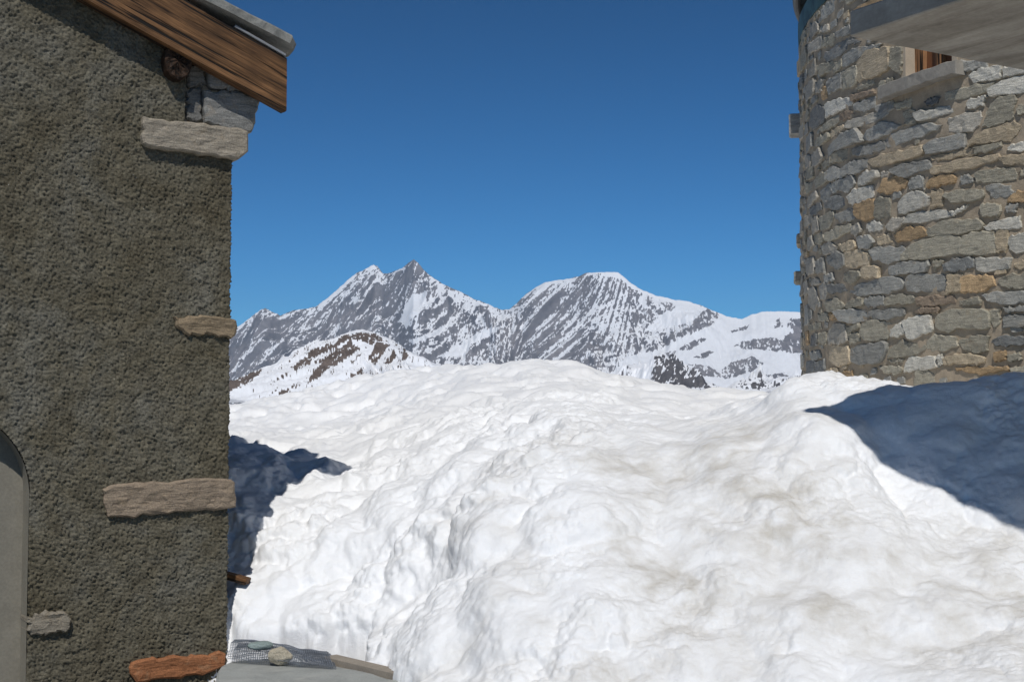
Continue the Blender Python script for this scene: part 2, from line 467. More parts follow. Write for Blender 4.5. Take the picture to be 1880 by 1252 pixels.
M['valley'] = m_mountain('valley_snow', (0.10, 0.085, 0.075), (0.16, 0.14, 0.13), 0.02)
build_ground()
xs = np.linspace(-14, 16, 61); ys = np.linspace(-16, 11.5, 56)
X, Y = np.meshgrid(xs, ys)
Z = -0.33 + 0.012*fbm(X*0.6, Y*0.6, 0, 3)
tag(link('terrace', quad_mesh('terrace', np.stack([X, Y, Z], -1).reshape(-1, 3), grid_quads(56, 61)), M['paving']),
    'grey stone terrace in front of the two buildings', kind='structure')

# ------------------------------------------------------------------ far mountains
def proj(P):
    d = P - np.array([0, 0, CAMZ]); x, y, z = d[..., 0], d[..., 1], d[..., 2]
    f = CP*y + SP*z; u = -SP*y + CP*z
    return CX + F*x/f, CY - F*u/f

def massif(name, label, sky_pts, depth_pts, px_range, step, rows, length, foot, relief, nscale, shear_pts, frac, polys_snow, polys_rock, mat, seed=0.0, warp=5.0, back=0.25, crest_rough=1.0, soft=6.0, calm=(), rock_frac=0.13, wide=(-600, 2700)):
    px = np.concatenate([np.arange(wide[0], px_range[0], 8.0), np.arange(px_range[0], px_range[1]+step, step), np.arange(px_range[1]+8, wide[1], 8.0)])
    sp = np.array(sky_pts, float); dp = np.array(depth_pts, float); kp = np.array(shear_pts, float)
    pyc = np.interp(px, sp[:, 0], sp[:, 1]) + crest_rough*(perlin(px/9.0, seed+3.3) + 0.6*perlin(px/3.7, seed+8.3))
    Yc = np.interp(px, dp[:, 0], dp[:, 1]); kk = np.interp(px, kp[:, 0], kp[:, 1])
    xc = (px-CX)/F; yc = (CY-pyc)/F
    dY = CP - SP*yc; dZ = SP + CP*yc
    zc = CAMZ + dZ/dY*Yc
    mx = xc/dY                                            # bearing of each column
    v = np.concatenate([np.linspace(-1, -0.1, 8), np.linspace(0, 1, rows)**1.1])[:, None]
    vf = np.clip(v, 0, 1); vb = np.clip(-v, 0, 1)
    Yg = Yc[None, :] - length*vf + length*back*vb
    H = (zc - foot)[None, :]
    Zg = zc[None, :] - H*vf**0.9 - H*0.55*vb
    Xg = mx[None, :]*Yc[None, :] + mx[None, :]*(Yg-Yc[None, :])
    run = (Yc[None, :]-Yg)
    xs_ = (Xg + kk[None, :]*run)/nscale + seed; ys_ = Yg/(nscale*2.2) + seed*1.3
    wx = 0.35*fbm(xs_*0.8, ys_*0.8, seed, 3); 
    r1 = ridged(xs_ + wx, ys_ + 0.3*wx, seed, 6, 0.52) - 1.1
    r2 = fbm(xs_*5.5 + wx, ys_*3.0, seed+4, 4, 0.6)
    amp = relief*(sstep(0.0, 0.12, np.abs(v)) + 0.05)
    bx, by = proj(np.stack([Xg, Yg, Zg], -1))
    for pl in calm: amp = amp*(1 - 0.75*sstep(0.0, 1.0, sum(inpoly(bx+ox, by+oy, pl)*1.0 for ox in (-18, -6, 6, 18) for oy in (-14, -5, 5, 14))/16.0))
    r3 = fbm(xs_*13 + wx, ys_*9, seed+14, 4, 0.65)
    P = np.stack([Xg, Yg - 0.5*amp*r1, Zg + amp*(0.75*r1 + 0.26*r2 + 0.11*r3)], -1)
    # slope
    du = np.gradient(P, axis=1); dv = np.gradient(P, axis=0)
    nn = np.cross(dv, du); nn /= np.linalg.norm(nn, axis=-1, keepdims=True) + 1e-9
    nz = np.abs(nn[..., 2])
    ppx, ppy = proj(P)
    # bands of snow lie along the bedding and in the gullies
    sx = ppx + kk[None, :]*1.5*(ppy-570)
    t1 = fbm(sx/12 + wx, ppy/(17+20*np.abs(kk[None, :])), seed+9, 4, 0.6); t2 = fbm(sx/4.2, ppy/5.5, seed+11, 4, 0.65); t3 = fbm(ppx/3.2, ppy/3.6, seed+12, 3, 0.7)
    score = 0.55*nz - 0.14*nn[..., 0] + 0.27*t1 + 0.25*t2 + 0.09*t3
    rk = np.argsort(np.argsort(score[8:].ravel())).reshape(score[8:].shape)/score[8:].size
    rank = np.ones_like(score); rank[8:] = rk
    fr = frac(ppx, ppy)
    w1 = warp*fbm(ppx/18, ppy/18, seed+5, 5, 0.65); w2 = warp*0.6*fbm(ppx/18+40, ppy/18, seed+6, 5, 0.65)
    for pl in polys_snow: fr = np.where(inpoly(ppx+w1, ppy+w2, pl), 1.08, fr)
    for pl in polys_rock: fr = np.where(inpoly(ppx+w1, ppy+w2, pl), rock_frac, fr)
    sn = 0.5 + soft*(rank - (1-fr))
    sn = np.clip(sn, 0, 1)
    me = quad_mesh(name, P.reshape(-1, 3), grid_quads(*Xg.shape)[:, ::-1], True)
    a = me.attributes.new('snow', 'FLOAT', 'POINT'); a.data.foreach_set('value', sn.ravel().astype(np.float32))
    return tag(link(name, me, mat), label, kind='structure')

SKY = [(-600,690),(-400,640),(-200,672),(0,625),(150,650),(300,668),(380,640),(415,614),(450,590),(478,568),(487,565),(497,571),(515,579),(540,570),(560,567),(580,562),(600,548),(620,530),(640,512),(655,500),(666,498),(680,489),(687,487),(694,491),(703,503),(712,503),(730,496),(742,490),(750,482),(760,476),(768,482),(776,493),(790,507),(810,520),(830,530),(850,538),(870,549),(890,557),(905,563),(920,568),(936,567),(950,555),(965,540),(985,526),(1000,520),(1020,515),(1045,512),(1060,508),(1075,501),(1100,498),(1135,499),(1145,507),(1160,520),(1180,533),(1205,543),(1240,551),(1265,555),(1290,562),(1310,571),(1335,581),(1362,586),(1380,578),(1400,573),(1430,571),(1475,573),(1520,585),(1600,590),(1700,560),(1780,575),(1900,610),(2050,580),(2250,640),(2450,600),(2700,660)]
S_ = [[(800,656),(830,640),(870,614),(905,602),(928,598),(900,616),(866,632),(842,656)],
      [(752,624),(790,612),(808,600),(824,594),(816,609),(780,626),(758,632)],
      [(1186,606),(1212,582),(1243,563),(1280,561),(1284,576),(1274,590),(1236,600),(1196,612)],
      [(1118,690),(1150,655),(1200,645),(1235,630),(1270,612),(1310,595),(1325,578),(1362,582),(1400,570),(1475,570),(1640,590),(1640,760),(1118,760)],
      [(983,530),(998,518),(1046,510),(1052,514),(1012,521),(992,531)],
      [(1066,507),(1090,496),(1137,496),(1164,520),(1206,540),(1268,553),(1312,571),(1306,574),(1262,560),(1204,550),(1158,528),(1140,512),(1122,506),(1112,510),(1100,504)],
      [(576,567),(600,546),(630,518),(652,500),(654,505),(634,524),(610,548),(590,562)],
      [(668,498),(687,485),(696,492),(676,497)],[(712,506),(742,490),(744,494),(724,502)],
      [(742,560),(760,540),(790,535),(770,575),(745,600),(735,590)]]
R_ = [[(1248,641),(1260,630),(1290,619),(1298,622),(1280,635),(1262,643)],[(1196,658),(1228,645),(1244,644),(1230,656),(1208,662)],
      [(1275,656),(1300,645),(1313,646),(1296,658)],[(1348,634),(1380,623),(1420,619),(1436,624),(1450,606),(1475,598),(1640,600),(1640,660),(1430,646),(1400,642),(1362,641)],
      [(1340,607),(1376,596),(1370,605),(1345,611)],[(1420,592),(1430,582),(1438,600),(1424,603)],[(1442,602),(1454,584),(1475,586),(1475,604)],
      [(1262,668),(1300,670),(1322,688),(1340,664),(1385,654),(1402,667),(1366,688),(1330,695),(1290,690)],[(1400,691),(1440,684),(1447,690),(1420,696)],
      [(1283,575),(1300,566),(1318,578),(1306,590),(1292,586),(1270,610),(1230,626),(1205,632),(1240,612),(1272,596)]]
def frac_far(x, y):
    f = np.full(x.shape, 0.55)
    f = np.where(x < 745, 0.56, f)
    f = np.where((x < 700) & (y > 560+0.15*(700-x)*0), 0.54, f)
    f = np.where((x > 960) & (x < 1100) & (y > 605), 0.38, f)
    f = np.where((x > 745) & (x < 930), 0.62, f)
    f = np.where((x > 730) & (x < 790) & (y < 520), 0.32, f)
    f = np.where(x > 1318, 0.88, f)
    return f
M['far_rock'] = m_mountain('far_mountain', (0.135, 0.13, 0.14), (0.27, 0.25, 0.25), 0.004)
massif('mountain', 'snow streaked rock massif with two pointed summits and a domed snowy one behind the bank', SKY, [(300,13600),(690,13300),(760,12500),(930,11600),(1100,10800),(1360,10200),(1640,10000)],
       (400, 1500), 1.15, 240, 2600, -420, 170, 620, [(300,0.7),(700,0.6),(770,0.2),(900,0.1),(960,0.7),(1080,0.55),(1160,0.0),(1300,-0.1),(1640,0)],
       frac_far, S_, R_, M['far_rock'], 2.0, 4.5, soft=5, calm=(S_[2], S_[3]))

HILL = [(-600,800),(-200,770),(100,790),(300,770),(380,738),(415,722),(440,706),(480,684),(520,662),(560,643),(600,628),(635,611),(655,605),(668,604),(690,612),(712,621),(740,640),(770,654),(800,668),(840,684),(900,720),(1000,760),(1300,780),(2700,800)]
R4 = [[(632,622),(660,609),(690,614),(704,622),(684,632),(655,624)],[(604,650),(640,626),(664,640),(640,656),(612,670),(582,694),(564,708),(568,692)],
      [(538,672),(580,646),(592,648),(570,662),(544,682)],[(676,656),(694,628),(716,632),(702,650),(686,668)],[(704,667),(724,642),(730,650),(716,666)],[(732,664),(742,642),(753,656)],
      [(508,724),(544,706),(550,709),(520,727)],[(415,694),(450,674),(482,676),(474,692),(440,708),(415,722)],[(560,648),(610,628),(640,612),(646,618),(612,640),(575,656)],[(640,690),(664,676),(668,682),(648,696)]]
M['near_rock'] = m_mountain('near_hill', (0.11, 0.085, 0.070), (0.17, 0.135, 0.115), 0.02, 0.12)
massif('hill', 'brown patched snowy hill in front of the left peaks', HILL, [(300,2300),(900,2300)], (400, 860), 1.0, 120, 700, 20, 26, 160, [(300,0.8),(660,0.6),(900,-0.4)],
       lambda x, y: np.full(x.shape, 0.95), [], R4, M['near_rock'], 5.0, 5.0, crest_rough=0.8, soft=10, rock_frac=0.22)
HILL2 = [(-600,790),(800,780),(1050,730),(1110,694),(1150,676),(1180,668),(1200,661),(1218,657),(1245,666),(1270,676),(1296,698),(1330,713),(1352,700),(1380,692),(1410,695),(1440,700),(1490,706),(1560,712),(1700,700),(1900,730),(2300,710),(2700,760)]
M['dark_rock'] = m_mountain('dark_hill', (0.08, 0.077, 0.082), (0.14, 0.13, 0.13), 0.02, 0.12)
massif('hill', 'low dark rocky hill with snow patches beside the stone tower', HILL2, [(1000,3600),(1600,3300)], (1080, 1500), 1.3, 140, 900, -60, 60, 210, [(1000,0.5),(1250,0.1),(1600,-0.6)],
       lambda x, y: np.where(x < 1200, 0.97, 0.74), [], [[(1192,694),(1200,676),(1218,660),(1245,668),(1266,678),(1284,694),(1302,728),(1262,722),(1240,735),(1215,715)],[(1345,706),(1380,694),(1408,698),(1400,708),(1365,712)]], M['dark_rock'], 9.0, 6.0, crest_rough=1.2, soft=6, rock_frac=0.42)

# ------------------------------------------------------------------ the snow bank
SNOW_PTS = [  # photograph x, y and distance in metres
 (440,1185,9.75),(520,1195,9.55),(600,1212,9.25),(680,1240,8.75),(720,1258,8.5),(640,1195,9.40),
 (430,1100,10.1),(430,1000,10.65),(430,900,11.3),(430,835,12.4),(430,804,14.0),(425,775,28.0),
 (500,1100,9.85),(520,990,10.5),(540,890,11.6),(540,820,13.2),(540,776,18.0),(540,750,28.0),
 (600,1150,9.5),(620,1070,9.8),(620,980,10.6),(620,870,11.9),(650,850,12.3),(640,800,13.6),(640,752,19.0),(640,730,27.0),
 (740,1150,9.2),(740,1000,9.7),(740,870,11.2),(740,780,13.4),(740,725,19.0),(740,696,25.0),
 (850,1252,7.8),(850,1120,8.35),(850,950,9.2),(840,740,14.0),(850,690,18.5),(830,666,23.0),
 (1000,1252,7.05),(1000,1100,7.65),(1000,960,8.3),(1000,850,9.0),(980,760,11.0),(970,700,15.0),(960,660,19.0),
 (1060,668,17.0),(1120,760,9.8),(1120,720,12.0),(1140,706,14.6),(1210,750,12.0),(1260,768,11.0),
 (1300,1252,6.15),(1300,1100,6.65),(1300,960,7.15),(1300,850,7.7),(1290,796,8.6),(1310,772,10.2),
 (1400,730,9.2),(1440,702,8.5),(1400,760,8.5),(1440,850,7.6),(1450,960,7.1),(1450,1100,6.5),
 (1600,1252,5.9),(1600,1100,6.4),(1600,980,6.9),(1540,868,7.7),(1490,790,8.05),(1560,800,7.65),(1640,870,7.75),
 (1880,1252,5.6),(1880,1100,6.3),(1880,985,7.1),(1760,930,7.3),(1700,880,7.6),(1880,900,7.25),(1880,800,7.5),(1760,800,7.6),(1650,780,7.75),(1560,755,7.75),(1500,714,7.75),(1478,694,7.85),
 (1480,718,12.0),(1530,706,9.6),(1600,704,8.8),(1650,712,8.1),(1700,714,7.9),(1800,716,7.85),(1880,718,7.8),(2000,720,7.8),
 (2100,1252,5.6),(2100,1000,6.8),(2100,800,7.4),(2200,720,7.8)]
SNOW_XYZ = [  # beyond the crest and out of view, in metres
 (-9,34,0.6),(-3,40,0.0),(0,36,0.3),(3,34,0.0),(6,30,0.0),(10,26,0.0),(14,20,0.6),(-12,26,0.6),(-9,18,1.0),(-7,13,1.0),(-14,46,-5),(0,50,-6),(10,50,-6),(20,40,-5),
 (3.4,10.8,1.62),(4.0,10.7,1.6),(5.0,10.1,1.5),(2,24,0.9),(4.4,22,1.2),(6,20,1.2),(-6,30,1.1),(9.5,13,1.4),(9.5,9.5,1.3),(7,5.4,0.1),(3,5.0,0.0),(0,5.3,-0.3),(-2,6.5,-0.5),(-1.4,8.2,-0.3),(-3,9,-0.4),(-0.7,7.6,-0.15)]
def tps():
    P = [at(x, y, Y*(1 + 0.2*float(sstep(800, 1350, x)))) for x, y, Y in SNOW_PTS] + [np.array(q, float) for q in SNOW_XYZ]
    P = np.array(P)
    def emb(x, y): return np.stack([x/y*9.0, np.log(y)*6.0], -1)
    A = emb(P[:, 0], P[:, 1]); n = len(A)
    def phi(r2): return 0.5*r2*np.log(r2 + 1e-12)
    K = phi(((A[:, None]-A[None])**2).sum(-1)) + 0.15*np.eye(n)
    Pm = np.hstack([np.ones((n, 1)), A])
    L = np.block([[K, Pm], [Pm.T, np.zeros((3, 3))]])
    sol = np.linalg.solve(L, np.concatenate([P[:, 2], [0, 0, 0]]))
    w, c = sol[:n], sol[n:]
    def ev(x, y):
        B = emb(x, y); out = c[0] + B[..., 0]*c[1] + B[..., 1]*c[2]
        for i in range(n): out = out + w[i]*phi((B[..., 0]-A[i, 0])**2 + (B[..., 1]-A[i, 1])**2)
        return out
    return ev
snow_h = tps()
def build_snow():
    m = np.concatenate([np.linspace(-0.62, -0.23, 40, endpoint=False), np.linspace(-0.23, 0.40, 560, endpoint=False), np.linspace(0.40, 0.95, 50)])
    ly = np.concatenate([np.linspace(math.log(4.8), math.log(5.4), 20, endpoint=False), np.linspace(math.log(5.4), math.log(13.5), 830, endpoint=False), np.linspace(math.log(13.5), math.log(33), 210, endpoint=False), np.linspace(math.log(33), math.log(52), 20)])
    MM, LY = np.meshgrid(m, ly); Yg = np.exp(LY); Xg = MM*Yg
    Z = snow_h(Xg, Yg)
    px, py = proj(np.stack([Xg, Yg, Z], -1))
    rough_left = 0.32 + 0.68*sstep(1300, 800, px)                      # the thawed, cupped snow is on the left
    far = sstep(11.0, 14.0, Yg)
    wx = fbm(Xg*0.9, Yg*0.9, 1.5, 3); wy = fbm(Xg*0.9+9, Yg*0.9, 4.5, 3)
    Xa, Ya, Za = Xg + 0.22*wx, Yg + 0.22*wy, Z
    Xw, Yw, Zw = Xa + 0.05*fbm(Xg*6, Yg*6, Z*6, 3), Ya + 0.05*fbm(Xg*6+5, Yg*6, Z*6, 3), Za + 0.05*fbm(Xg*6, Yg*6+8, Z*6, 3)
    big = fbm(Xa*0.75, Ya*0.6, Za*0.7, 3, 0.5)
    c0 = clods(Xa*0.95+4, Ya*0.85, Za*1.1, 7.0)
    c1 = clods(Xw*2.1, Yw*1.9, Zw*2.3, 7.0)
    c2 = clods(Xw*5.0+3, Yw*4.8, Zw*5.2, 8.0)
    c3 = clods(Xw*14, Yw*14, Zw*14, 10.0)
    f4 = fbm(Xg*24, Yg*24, Z*24, 3, 0.6)
    vary = 0.35 + 1.0*sstep(-0.35, 0.45, fbm(Xg*1.1+20, Yg*1.1, Z, 3))      # crisp here, melted smooth there
    corner = sstep(760, 560, px)
    a0 = 0.11
    a1 = 0.14 + 0.08*rough_left
    a2 = (0.044 + 0.066*rough_left + 0.03*corner)*vary
    a3 = (0.006 + 0.016*rough_left)*vary
    shade_slope = sstep(1480, 1620, px)*sstep(1000, 860, py)
    D = 0.06*big + a0*c0*(1-0.85*far) + a1*c1 + a2*c2 + a3*c3 + (0.005 + 0.005*rough_left)*f4*vary
    D = D*sstep(4.8, 5.8, Yg)*(1 - 0.12*far) - 0.10*far*sstep(1000, 600, px)
    # ripples running down the sunlit strip on the right
    # gap thawed along the hut and its front
    q = np.stack([Xg-C0[0], Yg-C0[1]], -1)
    s = -(q[..., 0]*U[0] + q[..., 1]*U[1]); p = q[..., 0]*NF[0] + q[..., 1]*NF[1]
    infront = sstep(-0.12, 0.08, p)*sstep(-0.14, 0.03, s)
    Z2 = Z + D
    # the flagstone in front of the hut stays clear of snow
    lip = sstep(0.0, 0.10, Z2 - 0.045)
    Z2 = np.where(Z2 < 0.09, -0.5 + (0.09+0.5)*sstep(0.02, 0.09, Z2)**0.6, Z2)
    Z2 = Z2*(1-infront) - 0.45*infront
    # lumps stand off the slope, not straight up
    eps = 0.04
    zx = (snow_h(Xg+eps, Yg) - Z)/eps; zy = (snow_h(Xg, Yg+eps) - Z)/eps
    nl = np.sqrt(1 + zx*zx + zy*zy); lim = sstep(5, 6, Yg)*(1-infront)
    P = np.stack([Xg - zx/nl*D*lim, Yg - zy/nl*D*lim - 0.15*D*lim, Z2 + D*(1/nl-1)*lim], -1)
    me = quad_mesh('snow_bank', P.reshape(-1, 3), grid_quads(*Xg.shape), True)
    dirt = sstep(12.5, 8.5, Yg)*(0.30 + 0.70*sstep(700, 1050, px)) * (1 - 0.5*shade_slope)
    a = me.attributes.new('dirt', 'FLOAT', 'POINT'); a.data.foreach_set('value', dirt.ravel().astype(np.float32))
    tag(link('snow_bank', me, M['snow']), 'deep bank of thawing lumpy snow between the hut and the tower', kind='structure')
build_snow()
# ------------------------------------------------------------------ the hut on the left
HUT = empty('stone_hut', tuple(C0))
tag(HUT, 'dark roughcast hut with stone quoins and a wooden gable beam beside the snow', 'hut')
BEAM_P = 0.17
e1 = hut_sz(527, 108, BEAM_P); e2 = hut_sz(362, 13, BEAM_P)       # top edge of the gable beam
RAKE = (e2[1]-e1[1])/(e2[0]-e1[0])                                # roof pitch
RD = np.array([1.0, RAKE])/math.hypot(1, RAKE)                    # up the rake, in (s, z)
RDW = -U*RD[0] + np.array([0, 0, RD[1]])
RNW = U*RD[1] + np.array([0, 0, RD[0]])                           # out of the roof plane
S_RIDGE = 2.7; HUT_W = 5.4; HUT_D = 6.0
def beam_top(s): return e1[1] + (s-e1[0])*RAKE
# door arch
ARCH_S = float(hut_sz(52, 960)[0]); ARCH_R = 0.56; ARCH_Z = float(hut_sz(50, 905)[1])
def in_door(s, z):
    c = ARCH_S + ARCH_R
    return (np.abs(s-c) < ARCH_R) & ((z < ARCH_Z) | ((s-c)**2 + (z-ARCH_Z)**2 < ARCH_R**2))
open_masonry = hut_sz(340, 240)
def wall_grid(s0, s1, ds, z0, z1, wrap, dispf, name):
    """the roughcast skin: front face, rounded corner and a strip of the hidden side"""
    rc = 0.025
    tt = np.arange(-wrap, s1-s0, ds) if wrap else np.arange(0, s1-s0+ds, ds)
    zz = np.arange(z0, z1, ds)
    T, Zg = np.meshgrid(tt, zz)
    ang = np.clip((T + rc)/rc, 0, 1) if wrap else np.ones_like(T)
    # T > 0 front; -rc..0 corner arc; below: the side
    base_s = np.where(T > 0, s0 + T, s0)
    side = np.clip(-rc - T, 0, None)
    nx = np.where(T > 0, 0.0, np.cos(ang*math.pi/2)); ny = np.where(T > 0, 1.0, np.sin(ang*math.pi/2))
    P = C0 + (-U)[None, None]*(base_s[..., None]) + NF[None, None]*((-side)[..., None]) + np.array([0, 0, 1.])*Zg[..., None]
    Nn = U[None, None]*nx[..., None] + NF[None, None]*ny[..., None]
    d = dispf(T, Zg)
    P = P + Nn*d[..., None]
    keep = ~in_door(base_s, Zg) & (Zg < beam_top(base_s) + 0.05)
    if wrap: keep &= ~((Zg > open_masonry[1]) & (base_s < open_masonry[0]))
    Q = grid_quads(*T.shape); kf = keep.ravel()
    Q = Q[kf[Q].all(1)]
    return quad_mesh(name, P.reshape(-1, 3), Q, True)
def cast(T, Z):
    w1 = worley2(T*34 + 0.35*perlin(T*25, Z*25), Z*40 + 0.35*perlin(T*25+7, Z*25)); w2 = worley2(T*62+9, Z*70+4)
    lump = fbm(T*4.5, Z*4.5, 2.2, 3)
    cl = fbm(T*19, Z*19, 6.0, 3, 0.6)
    return 0.007*(1-np.clip(w1, 0, 1)**1.5) + 0.008*(1-w2)*(1+perlin(T*12, Z*12)) + 0.013*fbm(T*58, Z*62, 1.0, 2, 0.65) + 0.007*lump + 0.006*cl
part('wall', wall_grid(0.0, 2.75, 0.0078, -0.42, 5.25, 0.22, cast, 'roughcast_wall'), M['roughcast'], HUT)
part('wall', wall_grid(2.74, HUT_W, 0.04, -0.42, 5.3, 0, lambda T, Z: 0.012*fbm(T*9, Z*9, 0, 3), 'roughcast_wall_far'), M['roughcast'], HUT)
# hidden side and back
zt = beam_top(0.0) - 0.02
part('side_wall', box_mesh('side_wall', hut(0.012, -0.42, -0.24), U*-0.35, NF*-(HUT_D-0.3), np.array([0, 0, zt+0.32]), 0), M['roughcast'], HUT)
part('side_wall', box_mesh('side_wall', hut(HUT_W-0.35, -0.42, -0.04), U*-0.34, NF*-(HUT_D-0.1), np.array([0, 0, zt+0.32]), 0), M['roughcast'], HUT)
V = [hut(s, z, p) for p in (-HUT_D, -HUT_D-0.3) for s, z in ((0, -0.2), (HUT_W, -0.2), (HUT_W, zt), (S_RIDGE, beam_top(S_RIDGE)-0.05), (0, zt))]
part('back_wall', make_mesh('back_wall', V, [(0,1,2,3,4), (9,8,7,6,5)] + [(i, i+5, (i+1) % 5+5, (i+1) % 5) for i in range(5)]), M['roughcast'], HUT)
# inner leaf that closes the wall behind the exposed masonry
part('wall_core', box_mesh('wall_core', hut(0.03, 1.5, -0.055), U*-1.2, NF*-0.12, np.array([0, 0, zt-1.5-0.1]), 0), M['mortar'], HUT)
# doorway reveal and door
th = np.linspace(0, math.pi, 30)
prof = [(ARCH_S, -0.42), (ARCH_S, 0.4), (ARCH_S, ARCH_Z)] + [(ARCH_S + ARCH_R - ARCH_R*math.cos(t), ARCH_Z + ARCH_R*math.sin(t)) for t in th[1:-1]] + [(ARCH_S+2*ARCH_R, ARCH_Z), (ARCH_S+2*ARCH_R, -0.42)]
ps = np.linspace(0.006, -0.19, 8)
V = [hut(s + 0.004*float(perlin(s*6, z*6, p*6)), z, p) for p in ps for s, z in prof]; n = len(prof)
Fq = [(i*n+j, i*n+j+1, (i+1)*n+j+1, (i+1)*n+j) for i in range(len(ps)-1) for j in range(n-1)]
part('door_reveal', make_mesh('door_reveal', V, Fq, True), M['plaster'], HUT)
xs_n = np.linspace(ARCH_S-0.02, ARCH_S+2*ARCH_R+0.02, 60); zs_n = np.linspace(-0.42, ARCH_Z+ARCH_R+0.02, 90)
A_, B_ = np.meshgrid(xs_n, zs_n)
P_ = C0 - U*A_[..., None] + NF*(-0.18 + 0.004*fbm(A_*5, B_*5, 1.0, 3))[..., None] + np.array([0, 0, 1.0])*B_[..., None]
part('niche_panel', quad_mesh('niche_panel', P_.reshape(-1, 3), grid_quads(90, 60), True), M['plaster'], HUT)

def stone(name, poly_px, p, back, col, seed, amp=0.008, bevel=0.014, parent=HUT, mat=None, jit=0.007, round_=0.15, n=40):
    me = rough_block(name, hut_poly(poly_px, p), hut_frame, p, back, bevel, amp, seed, n, jit, round_, 0.0, 0.022)
    o = part(name, me, mat or M['stone'], parent); o.color = (*col, 1); return o
stone('quoin_stone', [(264,214),(330,222),(400,229),(452,236),(459,248),(457,280),(440,292),(380,284),(300,273),(263,268)], 0.075, -0.22, (0.33,0.285,0.22), 11)
stone('quoin_stone', [(318,583),(340,581),(400,580),(434,584),(438,600),(434,620),(380,616),(340,613),(326,600)], 0.045, -0.2, (0.27,0.205,0.13), 12)
stone('quoin_stone', [(192,892),(250,886),(350,881),(431,878),(434,900),(433,934),(380,938),(300,944),(202,949),(191,930)], 0.045, -0.25, (0.29,0.225,0.16), 13, 0.010)
stone('quoin_stone', [(53,1130),(90,1124),(126,1122),(130,1140),(128,1158),(95,1164),(56,1166),(52,1150)], 0.05, -0.2, (0.27,0.235,0.18), 14)
o = stone('quoin_stone', [(240,1214),(300,1208),(380,1200),(412,1194),(420,1200),(414,1218),(392,1236),(330,1244),(252,1252),(238,1232)], 0.05, -0.2, (0.34,0.14,0.06), 15)
o['label'] = 'rust red quoin stone at the foot of the hut'
# exposed masonry under the beam
stone('masonry_block', [(376,168),(420,166),(474,178),(478,190),(470,210),(472,222),(464,243),(430,240),(378,226)], 0.03, -0.3, (0.24,0.235,0.215), 21, 0.006)
stone('masonry_block', [(384,118),(398,112),(476,150),(476,176),(430,166),(384,160)], 0.02, -0.3, (0.26,0.25,0.23), 22, 0.006)
stone('masonry_block', [(340,166),(370,160),(373,226),(344,222)], -0.02, -0.3, (0.17,0.165,0.15), 23, 0.006)
stone('masonry_block', [(345,120),(378,112),(380,156),(345,160)], -0.02, -0.3, (0.19,0.18,0.16), 24, 0.006)
stone('masonry_block', [(340,90),(372,92),(378,108),(344,116)], -0.02, -0.3, (0.17,0.165,0.15), 25, 0.006)
stone('masonry_block', [(392,84),(440,104),(478,140),(474,148),(398,108)], 0.0, -0.3, (0.2,0.19,0.17), 26, 0.006)
# log end of the wall plate
M['beam'] = m_wood('beam_wood', (0.022, 0.011, 0.005), (0.27, 0.135, 0.056), tuple(RDW))
M['log'] = m_wood('shaded_log_wood', (0.012, 0.006, 0.003), (0.06, 0.03, 0.014), tuple(NF))  # wood darkened: the gable beam's shadow on the log is put into its colour
lc = hut_sz(328, 112, 0.12); lr = 0.115
V = []; Fq = []; nn_ = 20; rgl = np.random.default_rng(5)
rad = lr*(1 + 0.10*np.array([float(perlin(math.cos(t)*1.6+5, math.sin(t)*1.6)) for t in np.linspace(0, 2*math.pi, nn_, endpoint=False)]))
for p_, k in ((-0.5, 1.0), (0.06, 1.0), (0.105, 0.98), (0.12, 0.9), (0.117, 0.6), (0.123, 0.3)):
    for i in range(nn_):
        t = 2*math.pi*i/nn_
        V.append(hut(lc[0]+rad[i]*k*math.cos(t)*0.86, lc[1]+rad[i]*k*math.sin(t)*1.15, p_ + (rgl.normal()*0.008 if p_ > 0.11 else 0)))
V.append(hut(lc[0], lc[1], 0.12))
for r in range(5):
    for i in range(nn_): j = (i+1) % nn_; Fq.append((r*nn_+i, r*nn_+j, (r+1)*nn_+j, (r+1)*nn_+i))
for i in range(nn_): Fq.append((5*nn_+i, 5*nn_+(i+1) % nn_, len(V)-1))
part('log_end', make_mesh('log_end', V, Fq), M['log'], HUT)

